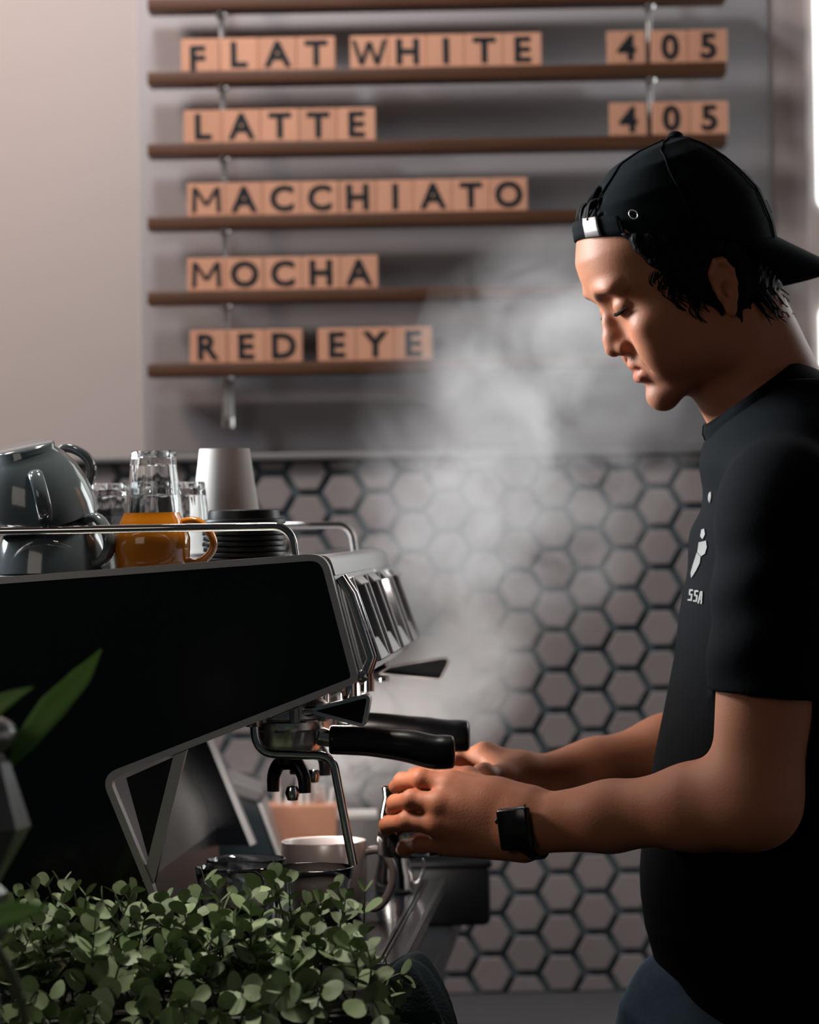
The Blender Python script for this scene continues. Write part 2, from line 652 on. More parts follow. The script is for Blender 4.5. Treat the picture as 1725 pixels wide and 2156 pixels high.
def bar_letter(ch, h):
    """M and W drawn from four strokes"""
    w_, t = h * (0.98 if ch == 'M' else 1.22), h * 0.17
    if ch == 'M':
        ends = [((-w_ / 2, -h / 2), (-w_ / 2 + 0.0012, h / 2)), ((-w_ / 2 + 0.0012, h / 2), (0, -h * 0.22)), ((0, -h * 0.22), (w_ / 2 - 0.0012, h / 2)), ((w_ / 2 - 0.0012, h / 2), (w_ / 2, -h / 2))]
    else:
        ends = [((-w_ / 2, h / 2), (-w_ / 4, -h / 2)), ((-w_ / 4, -h / 2), (0, h * 0.42)), ((0, h * 0.42), (w_ / 4, -h / 2)), ((w_ / 4, -h / 2), (w_ / 2, h / 2))]
    bm = bmesh.new()
    for k, ((x0, y0), (x1, y1)) in enumerate(ends):
        z = 0.0004 + 0.00004 * k
        add_prism(bm, [(x0 - t / 2, y0, z), (x0 + t / 2, y0, z), (x1 + t / 2, y1, z), (x1 - t / 2, y1, z)], (0, 0, -0.0008))
    bmesh.ops.recalc_face_normals(bm, faces=bm.faces)
    me = bpy.data.meshes.new('letter')
    bm.to_mesh(me)
    bm.free()
    me.materials.append(M['ink'])
    return me


def letter_mesh(ch, size):
    if ch in FONT:
        return FONT[ch]
    if ch in 'MW':
        FONT[ch] = bar_letter(ch, size * 0.727)
        return FONT[ch]
    cu = bpy.data.curves.new('letter', 'FONT')
    cu.body = ch
    cu.size = size
    cu.extrude = 0.0004
    cu.offset = 0.0017
    cu.align_x = 'CENTER'
    cu.resolution_u = 4
    t = bpy.data.objects.new('letter_tmp', cu)
    C.objects.link(t)
    bpy.context.view_layer.update()
    me = bpy.data.meshes.new_from_object(t.evaluated_get(bpy.context.evaluated_depsgraph_get()))
    bpy.data.objects.remove(t)
    bpy.data.curves.remove(cu)
    me.materials.clear()
    me.materials.append(M['ink'])
    xs = [v.co.x for v in me.vertices]
    ys = [v.co.y for v in me.vertices]
    me.transform(Matrix.Translation((-(min(xs) + max(xs)) / 2, -(min(ys) + max(ys)) / 2, 0)))
    me.name = 'letter'
    FONT[ch] = me
    return me


bmb = bmesh.new()
BW, BH = 0.0535, 0.0475
add_box(bmb, (-BW / 2, 0, 0), (BW / 2, 0.012, BH), 0.0012, seg=1)
tmp = bmo('letter_block', bmb, M['block'], None, True, 35)
block_me = tmp.data
bpy.data.objects.remove(tmp)
words = [(1, 'FLAT', 382, 707, 'FLAT'), (1, 'WHITE', 738, 1142, 'WHITE'), (1, '4', 1280, 1361, '405 beside FLAT WHITE'), (1, '05', 1372, 1533, '405 beside FLAT WHITE'),
         (2, 'LATTE', 388, 792, 'LATTE'), (2, '4', 1285, 1364, '405 beside LATTE'), (2, '05', 1375, 1535, '405 beside LATTE'),
         (3, 'MACCHIATO', 395, 1112, 'MACCHIATO'), (4, 'MOCHA', 395, 797, 'MOCHA'), (5, 'RED', 400, 638, 'RED'), (5, 'EYE', 670, 912, 'EYE')]
names = {'4': 'four', '0': 'zero', '5': 'five'}
ordn = ['first', 'second', 'third']
for r, wd, x0, x1, full in words:
    n = len(wd)
    wpx = (x1 - x0) / n
    for k, ch in enumerate(wd):
        xc = at(x0 + wpx * (k + 0.5), rows[r][0], YL + 0.006).x
        o = bpy.data.objects.new('letter_block', block_me)
        C.objects.link(o)
        o.location = (xc, YL + 0.006 + random.uniform(0, 0.002), LZ[r])
        o.scale = ((wpx / (FPX / (YL + 0.006)) - 0.0004) / BW, 1, 1)
        o.rotation_euler = (0, 0, random.uniform(-0.02, 0.02))
        same = [i for i, c in enumerate(wd) if c == ch]
        which = (ordn[same.index(k)] + ' ' if len(same) > 1 else '')
        kindw = 'digit' if ch.isdigit() else 'letter'
        tag(o, f'pale wooden block with the {which}black {kindw} {names.get(ch, ch)} of {full} on the menu', 'letter block', 'wooden letter blocks on the menu ledges')
        l = bpy.data.objects.new('letter', letter_mesh(ch, 0.0495))
        C.objects.link(l)
        l.parent = o
        l.rotation_euler = (PI / 2, 0, 0)
        dz = -0.005 if (ch == 'F') else 0.0
        l.location = (-0.004 if ch in 'F' else 0, -0.0003, BH / 2 + dz)

for nm, px, y1, lab in (('menu_cable', 466, 800, 'thin steel hanging cable with clamps through the left ends of the menu ledges'),
                        ('menu_cable', 1366, 790, 'thin steel hanging cable behind the price blocks at the ledges right ends')):
    yy = YL + 0.035
    a = at(px, 0, yy)
    b = at(px + 14, y1, yy)
    x = (a.x + b.x) / 2
    t = thing(nm, lab, 'cable', (x, yy, b.z))
    zt = 2.6
    tube('rod', [(0, 0, 0), (0, 0, zt - b.z)], 0.0042, M['steel'], t, 10)
    for z in LZ:
        lathe('clamp', [(0, -0.026), (0.008, -0.026), (0.0095, -0.023), (0.0095, -0.0185), (0, -0.0185)], M['chrome'], t, 14, Matrix.Translation((0, -0.012, z - b.z)))
    if px < 900:
        lathe('turnbuckle', [(0, -0.064), (0.0075, -0.062), (0.0085, -0.055), (0.0085, -0.008), (0.006, 0.0), (0, 0.002)], M['steel'], t, 14)
        lathe('end_cap', [(0, -0.008), (0.0095, -0.008), (0.0095, 0.006), (0, 0.008)], M['chrome'], t, 14, Matrix.Translation((0, 0, -0.06)))

# ------------------------------------------------------------------ counter
CZ = 0.90
bm = bmesh.new()
ctop = [mp(-1.6, -0.42, CZ), mp(-0.012, -0.42, CZ), mp(-0.012, 1.25, CZ), mp(-1.6, 1.25, CZ)]
prism('counter_top', ctop, (0, 0, -0.035), M['counter'], None, 25, 0.002)
ct = bpy.data.objects['counter_top']
ct.name = 'bar_counter'
tag(ct, 'dark stone bar counter top carrying the espresso machine and planter', 'counter')
cab = prism('bar_cupboard', [mp(-1.6, -0.38, CZ - 0.036), mp(-0.04, -0.38, CZ - 0.036), mp(-0.04, 1.22, CZ - 0.036), mp(-1.6, 1.22, CZ - 0.036)],
            (0, 0, -(CZ - 0.036)), M['cupboard'], None, 25, 0.001)
tag(cab, 'dark bar cupboard under the stone counter top', 'cupboard')

# ------------------------------------------------------------------ espresso machine
EM = thing('espresso_machine', 'black and steel espresso machine with angular side frame on the bar counter', 'espresso machine', (0, 0, 0))
MW = 0.70            # machine width (away from the camera)
outer = [(-260, 1234), (650, 1165.5), (690, 1168), (756, 1432), (722, 1447), (232, 1641), (350, 1937)]
outer = fillet([(-260, 1234.5), (686, 1164), (757, 1436), (230, 1641), (352, 1940)], [0, 46, 26, 22, 0], 8)
for v0, v1, nm in ((0.0, 0.016, 'near'), (MW - 0.016, MW, 'far')):
    bm = bmesh.new()
    off = MW - 0.016 if nm == 'far' else 0.0
    sh = VA * off
    inn = add_strip(bm, outer, 14.5, lambda x, y: av(x, y, 0) + sh, lambda x, y: av(x, y, 0) + sh + VA * 0.016)
    bmesh.ops.bevel(bm, geom=[e for e in bm.edges if e.is_manifold and e.calc_face_angle(0) > 0.9], offset=0.0012, segments=2, affect='EDGES')
    bmo('side_frame', bm, M['steel'], EM, True, 40)
    # black glass side panel
    pts = [av(x, y, 0) + sh + VA * 0.004 for x, y in inn] + [av(-260, 1940, 0) + sh + VA * 0.004]
    prism('side_panel', pts, VA * 0.008, M['blackglass'], EM, 20)
# body between the side frames
body = fillet([(-250, 1250), (684, 1207), (742, 1428), (384, 1572), (150, 1668), (250, 1900), (262, 2012), (-250, 2012)], [0, 4, 20, 6, 6, 6, 0, 0], 6)
prism('body', [av(x, y, 0) + VA * 0.0125 for x, y in body], VA * (MW - 0.025), M['blackplastic'], EM, 30)
# black inner cheek and steel strut of the rear column
prism('inner_cheek', [av(x, y, 0) + VA * 0.0105 for x, y in ((262, 1640), (384, 1586), (324, 1862), (338, 1915))], VA * 0.0015, M['blackplastic'], EM)
bm = bmesh.new()
add_strip(bm, [(392, 1580), (322, 1862)], 24, lambda x, y: av(x, y, 0) + VA * 0.003, lambda x, y: av(x, y, 0) + VA * 0.012)
bmo('strut', bm, M['steel'], EM, False)
bm = bmesh.new()
add_strip(bm, [(347, 1918), (380, 2000)], 17, lambda x, y: av(x, y, 0.001), lambda x, y: av(x, y, 0.016))
bmo('foot_cap', bm, M['dsteel'], EM, False)
# cup tray on top
TZ = 1.3560
za_ = av(0, 1215, 0)
prism('cup_tray', [mp(-0.62, 0.016, TZ), mp(-0.085, 0.016, TZ), mp(-0.085, MW - 0.016, TZ), mp(-0.62, MW - 0.016, TZ)], (0, 0, -0.006), M['steel'], EM, 25)
# front top cover and front panel on the barista's side
prism('top_cover', [av(x, y, 0) + VA * 0.017 for x, y in fillet([(640, 1172), (690, 1168), (703, 1212), (690, 1212), (640, 1200)], [0, 26, 0, 0, 0], 6)], VA * (MW - 0.034), M['steel'], EM, 30)
prism('front_panel', [av(x, y, 0) + VA * 0.017 for x, y in ((700, 1213), (757, 1428), (744, 1432), (688, 1213))], VA * (MW - 0.034), M['steel'], EM, 30)
bm = bmesh.new()
add_tube(bm, [mp(0, 0, 0)] * 0 or [av(762, 1424, 0.02), av(762, 1424, MW - 0.02)], 0.006, 12)
bmo('front_lip', bm, M['chrome'], EM)
# four framed control modules on the sloping front
ftop, fbot = av(703, 1214, 0.0), av(757, 1412, 0.0)
fdir = (fbot - ftop).normalized()
fn = VA.cross(fdir)
if fn.dot(UA) < 0:
    fn = -fn
L = (fbot - ftop).length
for k, v in enumerate((0.075, 0.225, 0.375, 0.525)):
    W = 0.112
    base = ftop + VA * v
    t0, t1 = 0.004, L - 0.002

    def fp(s, q, h):
        return base + fdir * s + VA * q + fn * h
    bm = bmesh.new()
    for (s0, s1, q0, q1) in ((t0, t1, 0, 0.012), (t0, t1, W - 0.012, W), (t0, t0 + 0.010, 0.012, W - 0.012), (t1 - 0.022, t1, 0.012, W - 0.012)):
        h0 = 0.006
        pts = [fp(s0, q0, h0 + 0.004), fp(s1, q0, h0 + 0.010), fp(s1, q1, h0 + 0.010), fp(s0, q1, h0 + 0.004)]
        pts2 = [fp(s0, q0, -0.004), fp(s1, q0, -0.004), fp(s1, q1, -0.004), fp(s0, q1, -0.004)]
        a = [bm.verts.new(p) for p in pts]
        b = [bm.verts.new(p) for p in pts2]
        bm.faces.new(a)
        bm.faces.new(b[::-1])
        for i in range(4):
            bm.faces.new((a[i], b[i], b[(i + 1) % 4], a[(i + 1) % 4]))
    bmesh.ops.bevel(bm, geom=list(bm.edges), offset=0.0012, segments=1, affect='EDGES')
    fr = bmo('control_frame', bm, M['steel'], EM, True, 30)
    bm = bmesh.new()
    pts = [fp(t0 + 0.008, 0.010, 0.002), fp(t1 - 0.012, 0.010, 0.003), fp(t1 - 0.012, W - 0.010, 0.003), fp(t0 + 0.008, W - 0.010, 0.002)]
    add_prism(bm, pts, -fn * 0.006)
    bmo('control_glass', bm, M['blackglass'], fr, False)
for v, r in ((0.030, 0.0045), (0.052, 0.0055)):
    tube('front_rod', [ftop + VA * v + fdir * 0.002 + fn * 0.002, ftop + VA * v + fdir * 0.02 + fn * 0.008, ftop + VA * v + fdir * (L - 0.008) + fn * 0.011, ftop + VA * v + fdir * (L + 0.004) + fn * 0.002], r, M['chrome'], EM, 14)
# guard rails of the cup tray
for v, off in ((0.014, 0), (MW - 0.055, 0)):
    z1 = TZ + 0.0395 if v < 0.3 else TZ + 0.040
    ue = av(622, 1118, 0.014)
    u0 = (ue - M0).dot(UA)
    zz = at(300, 1113, 2.87).z
    path = [mp(-0.62, v, TZ), mp(-0.62, v, zz - 0.02), mp(-0.605, v, zz), mp(u0 - 0.02, v, zz)]
    for k in range(1, 8):
        a = PI / 2 * k / 7
        path.append(mp(u0 - 0.02 + 0.018 * math.sin(a), v, zz - 0.018 * (1 - math.cos(a))))
    path.append(mp(u0 + 0.0005, v, TZ + 0.004))
    tube('guard_rail', path, 0.0040, M['chrome'], EM, 14)
# group heads, brew levers
GV = (0.105, 0.305, 0.505)


def uof(px, py, v):
    return (av(px, py, v) - M0).dot(UA)


zg = av(600, 1512, GV[0]).z
gu = uof(606, 1512, GV[0])
groups = []
for i, v in enumerate(GV):
    c = mp(gu, v, zg)
    g = lathe('group_head', [(0, 0.050), (0.034, 0.050), (0.036, 0.028), (0.034, 0.018), (0.039, 0.014), (0.0405, 0.010), (0.0405, 0.001), (0.038, -0.001), (0.034, -0.0015), (0, -0.0015)], M['satin'], EM, 40, Matrix.Translation(c))
    for k in range(8):
        a = 2 * PI * k / 8 + 0.2
        add = lathe('lug', [(0, -0.002), (0.0045, -0.002), (0.005, 0.002), (0.005, 0.012), (0, 0.013)], M['steel'], g, 8, Matrix.Translation(c + Vector((0.0405 * math.cos(a), 0.0405 * math.sin(a), 0))))
    # neck cylinder up into the body
    for dx in (0.018, 0.045):
        lathe('pipe', [(0, 0), (0.008, 0), (0.008, 0.07), (0, 0.07)], M['chrome'], g, 14, Matrix.Translation(mp(gu + dx + 0.012, v + 0.03, zg + 0.012)))


def lever(v, pts_frame, depth, inset, cu, tilt=0):
    fr_pts = fillet(pts_frame, [6, 6, 14, 12], 5, True)
    bm = bmesh.new()
    n = len(fr_pts)
    cxy = Vector((sum(p[0] for p in fr_pts) / n, sum(p[1] for p in fr_pts) / n))
    inner = []
    P = [Vector(p) for p in fr_pts]
    for i in range(n):
        t0 = (P[i] - P[i - 1])
        t1 = (P[(i + 1) % n] - P[i])
        nn = Vector((-t0.y, t0.x)).normalized() + Vector((-t1.y, t1.x)).normalized()
        nn.normalize()
        if nn.dot(cxy - P[i]) < 0:
            nn = -nn
        inner.append(P[i] + nn * inset)
    A = [bm.verts.new(av(*p, v - depth / 2)) for p in P]
    B = [bm.verts.new(av(*p, v - depth / 2)) for p in inner]
    Cc = [bm.verts.new(av(*p, v - depth / 2) + VA * depth) for p in inner]
    D = [bm.verts.new(av(*p, v - depth / 2) + VA * depth) for p in P]
    for i in range(n):
        j = (i + 1) % n
        bm.faces.new((A[i], A[j], B[j], B[i]))
        bm.faces.new((B[i], B[j], Cc[j], Cc[i]))
        bm.faces.new((Cc[i], Cc[j], D[j], D[i]))
        bm.faces.new((D[i], D[j], A[j], A[i]))
    bmesh.ops.bevel(bm, geom=[e for e in bm.edges if e.calc_face_angle(0) > 0.9], offset=0.0008, segments=2, affect='EDGES')
    f = bmo('brew_lever', bm, M['satin'], EM, True, 40)
    prism('lever_inlay', [av(*p, v - depth / 2) + VA * 0.004 for p in inner], VA * (depth - 0.008), M['lid'], f, 20)
    return f


lever(0.075, [(640, 1498), (668, 1488), (783, 1459), (768, 1533)], 0.024, 7.5, 0)
tube('lever_arm', [av(590, 1502, 0.075), av(620, 1503, 0.075), av(650, 1497, 0.075), av(668, 1495, 0.075)], [0.008, 0.007, 0.006, 0.004], M['chrome'], EM, 12)
tube('lever_hub', [av(560, 1502, 0.06), av(612, 1478, 0.06), av(648, 1470, 0.06), av(655, 1464, 0.06)], [0.006, 0.008, 0.005, 0.002], M['chrome'], EM, 12)
lever(0.47, [(790, 1420), (820, 1402), (954, 1380), (928, 1433)], 0.024, 4.5, 0)
tube('lever_arm', [av(700, 1425, 0.47), av(760, 1420, 0.47), av(815, 1413, 0.47)], [0.010, 0.009, 0.006], M['dsteel'], EM, 12)
# steam wand bent round the near portafilter
path = fillet([(533, 1500), (541, 1586), (700, 1592), (744, 1822)], [0, 50, 38, 0], 9)
tube('steam_wand', [av(x, y, 0.045) for x, y in path], 0.0042, M['chrome'], EM, 14)
lathe('wand_joint', [(0, -0.012), (0.007, -0.012), (0.0085, -0.004), (0.0085, 0.01), (0, 0.012)], M['chrome'], EM, 16, Matrix.Translation(av(533, 1503, 0.045)))
# drip tray: deck with two grooves and a raised rim
zt = at(850, 2030, 2.85).z
uc = -0.30
prism('drip_tray', [mp(uc, 0, zt), mp(0, 0, zt), mp(0, MW - 0.04, zt), mp(uc, MW - 0.04, zt)], (0, 0, -0.012), M['blackglass'], EM, 20, 0.001)
for u0_, u1_, hh in ((-0.0045, 0.0, 0.002), (-0.0265, -0.0235, 0.0022), (-0.0215, -0.0195, 0.0016)):
    prism('tray_rib', [mp(u0_, 0.0005, zt), mp(u1_, 0.0005, zt), mp(u1_, MW - 0.041, zt), mp(u0_, MW - 0.041, zt)], (0, 0, hh), M['dsteel'] if u0_ > -0.01 else M['blackplastic'], EM, 20)
prism('tray_front_edge', [mp(-0.075, -0.0025, zt + 0.001), mp(0.0, -0.0025, zt + 0.001), mp(0.0, -0.0025, zt - 0.013), mp(-0.075, -0.0025, zt - 0.013)], VA * 0.0025, M['steel'], EM, 20)
prism('base', [mp(-0.42, 0.02, zt - 0.012), mp(-0.02, 0.02, zt - 0.012), mp(-0.02, MW - 0.05, zt - 0.012), mp(-0.42, MW - 0.05, zt - 0.012)], (0, 0, -0.045), M['blackplastic'], EM, 20)
for u in (-0.36, -0.06):
    for v in (0.06, MW - 0.1):
        lathe('foot', [(0, CZ - zt), (0.022, CZ - zt), (0.02, -0.056), (0, -0.056)], M['dsteel'], EM, 20, Matrix.Translation(mp(u, v, zt)))

# ------------------------------------------------------------------ portafilters
def portafilter(v, hx, label):
    c = mp(gu, v, zg)
    t = thing('portafilter', label, 'portafilter', c, 'portafilters locked into the group heads')
    T = Matrix.Identity(4)
    lathe('basket', [(0, -0.034), (0.024, -0.034), (0.029, -0.030), (0.031, -0.024), (0.0325, -0.012), (0.0345, -0.010), (0.0345, -0.003), (0, -0.003)], M['satin'], t, 48,
          None, lambda a, z: 1 + (0.035 * math.cos(9 * a) if z < -0.011 else 0), 40)
    # double spout
    bm = bmesh.new()
    add_lathe(bm, [(0, -0.044), (0.010, -0.044), (0.012, -0.034), (0, -0.033)], 16)
    for s in (-1, 1):
        pth = catmull([(0.0, 0, -0.042), (0.0, s * 0.012, -0.045), (0.0, s * 0.019, -0.056), (0.0, s * 0.020, -0.071)], 5)
        add_tube(bm, pth, [0.0075 - 0.0015 * i / (len(pth) - 1) for i in range(len(pth))], 12)
    sp = bmo('spout', bm, M['blackplastic'], t, True, 40)
    sp.rotation_euler = (0, 0, 0.9)
    lathe('spout_nozzle', [(0, -0.008), (0.005, -0.007), (0.007, 0.0), (0.005, 0.006), (0, 0.007)], M['chrome'], t, 14, Matrix.Translation((0.004, -0.020, -0.070)))
    # handle
    e = (hx - c)
    d = Vector((e.x, e.y, 0))
    Lh = d.length
    d.normalize()
    tube('neck', [d * 0.030 + Vector((0, 0, -0.018)), d * 0.042 + Vector((0, 0, -0.0205)), d * 0.055 + Vector((0, 0, -0.0215))], [0.0095, 0.008, 0.009], M['chrome'], t, 16)
    zs = e.z
    prof = [(0.040, 0.0125, -0.0215), (0.043, 0.0140, -0.0216), (0.06, 0.0143, -0.0222), (0.078, 0.0142, -0.0236), (0.10, 0.0147, -0.0265), (0.118, 0.0160, -0.0292), (0.138, 0.0166, zs + 0.0005), (Lh - 0.010, 0.0166, zs), (Lh - 0.003, 0.0158, zs), (Lh - 0.0008, 0.0140, zs), (Lh, 0.0115, zs)]
    pts = catmull([d * a + Vector((0, 0, z)) for a, r, z in prof], 4)
    rr = []
    for i in range(len(prof) - 1):
        for k in range(4):
            q = k / 4
            rr.append(prof[i][1] * (1 - q) + prof[i + 1][1] * q)
    rr.append(prof[-1][1])
    tube('handle', pts, rr, M['blackplastic'], t, 24)
    return t


portafilter(GV[0], av(958, 1583, GV[0] + 0.004), 'nearest portafilter with black handle and fluted chrome basket')
portafilter(GV[1], av(989, 1549, GV[1]), 'second portafilter, black handle showing behind the nearest one')

# ------------------------------------------------------------------ cups and glasses on the tray
def cup_handle(bm, r, z0, z1, out, sec=0.0045, flat=(0.75, 1.25)):
    zm = (z0 + z1) / 2
    pth = catmull([(r - 0.004, 0, z1), (r + out * 0.55, 0, z1 + 0.001), (r + out, 0, zm + (z1 - z0) * 0.22), (r + out * 0.93, 0, zm - (z1 - z0) * 0.15), (r + out * 0.45, 0, z0 + 0.001), (r - 0.005, 0, z0 + 0.002)], 7)
    add_tube(bm, pth, sec, 14, flat)


def cup(name, label, prof_out, wall, m, loc, rot, handle, group=None, hz=0.0):
    """prof_out from foot up to the rim, cup standing upright in its own space"""
    t = thing(name, label, 'cup', loc, group, rot)
    inner = [(max(0.0, r - wall), z + (wall if z < 0.004 else 0)) for r, z in prof_out[::-1]]
    prof = [(0, prof_out[0][1])] + prof_out + [(prof_out[-1][0] - wall * 0.5, prof_out[-1][1] + wall * 0.3)] + inner[:-1] + [(inner[-1][0], wall + 0.001), (0, wall + 0.001)]
    lathe('bowl', prof, m, t, 48, None, None, 60)
    bm = bmesh.new()
    cup_handle(bm, *handle)
    h = bmo('handle', bm, m, t, True)
    h.rotation_euler = (0, 0, hz)
    return t


big = [(0.027, 0.0), (0.029, 0.002), (0.0285, 0.006), (0.036, 0.013), (0.045, 0.025), (0.052, 0.042), (0.0565, 0.060), (0.0578, 0.072)]
bh = (0.047, 0.020, 0.062, 0.026, 0.0058, (0.8, 1.25))
grp = 'grey cups stacked on the machine'
GZ = TZ + 0.0735
ya = 2.957
pl = at(112, 1120, ya)
# standing upside down: rotate by pi about x
lower = cup('coffee_cup', 'grey ceramic cup upside down, lower front cup with handle beside the orange cup', big, 0.004, M['greycup'], (pl.x, ya, GZ + 0.0004), (PI, 0, 0), bh, grp, 0.66)
dup(lower, 'grey cup tilted upside down on the lower front cup, handle towards the viewer', None, None, grp)
up = bpy.data.objects['coffee_cup.001']
ru = Matrix.Rotation(-0.17, 3, 'Y') @ Matrix.Rotation(0.2, 3, 'X')
pu = at(84, 1092, ya)
up.rotation_euler = (ru @ Matrix.Rotation(PI, 3, 'X')).to_euler()
up.location = Vector((pu.x, ya, pu.z)) + ru @ Vector((0, 0, 0.072))
for ch in up.children:
    if ch.name.startswith('handle'):
        ch.rotation_euler = (0, 0, PI / 2 - 0.2)
yb = 3.095
pb = at(128, 1120, yb)
lb = dup(lower, 'grey ceramic cup upside down at the back, under the tilted cup with the raised handle', (pb.x, yb, GZ + 0.0004), None, grp)
for ch in lb.children:
    if ch.name.startswith('handle'):
        ch.rotation_euler = (0, 0, 2.2)
ub = dup(lower, 'topmost grey ceramic cup at the back with its big loop handle raised', None, None, grp)
rb = Matrix.Rotation(-0.5, 3, 'Y')
pr = at(90, 1096, yb - 0.003)
ub.rotation_euler = (rb @ Matrix.Rotation(PI, 3, 'X')).to_euler()
ub.location = Vector((pr.x, yb - 0.003, pr.z)) + rb @ Vector((0, 0, 0.072))
for ch in ub.children:
    if ch.name.startswith('handle'):
        ch.rotation_euler = (0, 0, 0.25)

small = [(0.0265, 0.0), (0.027, 0.002), (0.029, 0.006), (0.0335, 0.016), (0.0362, 0.024), (0.0362, 0.034), (0.0352, 0.046), (0.0345, 0.056)]
po = at(321, 1187, 2.925)
cup('espresso_cup', 'small orange glazed cup upside down on the machine beside the grey cups', small, 0.003, M['orangecup'], (po.x, 2.925, TZ + 0.0573), (PI, 0, 0),
    (0.031, 0.008, 0.046, 0.027, 0.0048, (0.8, 1.3)), None, 0.06)

# stack of black lids
yl_ = 3.07
lidp = [(0.0, 0.012), (0.026, 0.012), (0.027, 0.0135), (0.0335, 0.0135), (0.035, 0.0125), (0.0362, 0.0045), (0.0405, 0.0035), (0.0412, 0.002), (0.0412, -0.0005), (0.0400, -0.001), (0.0385, 0.001), (0.0345, 0.0025), (0.0335, 0.0112), (0, 0.0108)]
xl = at(513, 1100, yl_).x
bm = bmesh.new()
add_lathe(bm, lidp, 40)
tmp = bmo('tmp', bm, M['lid'], None, True, 40)
lid_me = tmp.data
lid_me.name = 'cup_lid'
bpy.data.objects.remove(tmp)
posn = ['lowest', 'second from the bottom', 'third from the bottom', 'fourth from the bottom', 'middle', 'fourth from the top', 'third from the top', 'second from the top', 'topmost']
NL = 9
for k in range(NL):
    o = bpy.data.objects.new('cup_lid', lid_me)
    C.objects.link(o)
    o.location = (xl + random.uniform(-0.0006, 0.0006), yl_, TZ + 0.0025 + k * 0.0054)
    o.rotation_euler = (0, 0, random.uniform(0, 6))
    if k == NL - 1:
        pass
    tag(o, f'black plastic takeaway lid, {posn[k]} of the stack beside the orange cup', 'lid', 'black lids stacked on the machine')
# white paper cups behind, upside down
pc = at(473, 945, 3.275)
for k, lab in ((0, 'white paper takeaway cup, upper of the two stacked upside down behind the black lids'), (1, 'white paper takeaway cup, lower of the two stacked upside down behind the black lids')):
    t = thing('paper_cup', lab, 'paper cup', (pc.x, 3.275, pc.z - k * 0.012), 'upturned paper cups behind the black lids', (PI, 0, 0))
    hh = pc.z - TZ - (0.012 if k else 0.012)
    if k == 0:
        hh = pc.z - TZ - 0.012
    hh -= 0.0035
    lathe('wall', [(0, 0.004), (0.0255, 0.004), (0.0258, 0.0), (0.0265, 0.0), (0.0415, hh), (0.0408, hh), (0.026, 0.0055), (0, 0.0055)], M['paper'], t, 40)
    lathe('rolled_rim', [(0.0405, hh - 0.001), (0.0435, hh - 0.002), (0.0440, hh), (0.0425, hh + 0.0015), (0.0405, hh + 0.001)], M['paper'], t, 40)
# glass tumblers, upside down, fluted
gp = [(0.0, 0.007), (0.019, 0.007), (0.0215, 0.0), (0.0225, 0.001), (0.0228, 0.010), (0.0255, 0.040), (0.0275, 0.052), (0.030, 0.075), (0.0315, 0.088), (0.0300, 0.088), (0.0283, 0.075), (0.0255, 0.053), (0.0243, 0.041), (0.0212, 0.014), (0.0, 0.013)]


def tumbler(label, loc):
    t = thing('glass_tumbler', label, 'glass', loc, 'upturned glass tumblers behind the orange cup', (PI, 0, 0))
    lathe('fluted_bowl', gp, M['glass'], t, 54, None, lambda a, z: 1 + (0.03 * math.cos(9 * a) if 0.005 < z < 0.06 else 0), 70)
    return t


g0 = at(322, 950, 3.12)
tumbler('upper glass tumbler stacked upside down behind the orange cup', (g0.x, 3.12, g0.z))
tumbler('lower glass tumbler of the stack behind the orange cup', (g0.x, 3.12, TZ + 0.0895))
g1 = at(228, 1035, 3.2)
tumbler('small glass tumbler peeping out between the grey cups and the orange cup', (g1.x, 3.2, TZ + 0.0895))
g1 = at(386, 1050, 3.19)
tumbler('glass tumbler upside down to the right of the stacked tumblers', (g1.x, 3.19, TZ + 0.0895))
kb = at(222, 1050, 3.42)
lathe_t = thing('coffee_canister', 'small black canister behind the grey cups and glass tumblers', 'canister', (kb.x, 3.42, TZ + 0.0008))
lathe('body', [(0, 0), (0.034, 0), (0.035, 0.002), (0.035, 0.052), (0, 0.053)], M['blackplastic'], lathe_t, 32)
lathe('lid', [(0, 0.053), (0.036, 0.053), (0.0365, 0.056), (0.0365, 0.066), (0.034, 0.068), (0, 0.068)], M['lid'], lathe_t, 32)

# ------------------------------------------------------------------ on the drip tray
def shot_glass(label, px, ytop, Y, rpx, coffee=False):
    top = at(px, ytop, Y)
    R = rpx / (FPX / Y)
    H = top.z - (zt + 0.0003)
    t = thing('coffee_glass', label, 'glass', (top.x, Y, zt + 0.0003), 'clear glasses on the drip tray')
    lathe('bowl', [(0, 0), (R * 0.62, 0), (R * 0.68, 0.002), (R * 0.80, H * 0.35), (R * 0.95, H * 0.85), (R, H), (R - 0.0012, H + 0.0006), (R - 0.0024, H), (R * 0.95 - 0.0024, H * 0.85), (R * 0.8 - 0.0024, H * 0.35), (R * 0.64, 0.008), (0, 0.007)], M['glass'], t, 48, None, None, 70)
    if coffee:
        lathe('coffee', [(0, 0.0085), (R * 0.62, 0.0085), (R * 0.80 - 0.0030, H * 0.35), (R * 0.87 - 0.0032, H * 0.58), (0, H * 0.58)], M['coffee'], t, 40)
    return t


shot_glass('clear glass with brown coffee on the drip tray, left front glass', 496, 1824, 2.925, 86, True)
shot_glass('clear empty glass standing right of the coffee filled glass', 655, 1826, 2.965, 90)
shot_glass('clear glass mostly hidden behind the coffee filled glass', 518, 1808, 3.06, 84)
mgp = at(682, 1772, 3.20)
H = mgp.z - zt
cup('coffee_mug', 'pale grey mug with round handle standing behind the glasses on the drip tray', [(0.036, 0), (0.038, 0.002), (0.0425, 0.012), (0.0445, 0.03), (0.0448, H)], 0.003, M['mug'], (mgp.x, 3.20, zt + 0.0003), (0, 0, 0),
    (0.0435, H * 0.12, H * 0.86, 0.028, 0.0058, (0.8, 1.1)), None, -0.12)

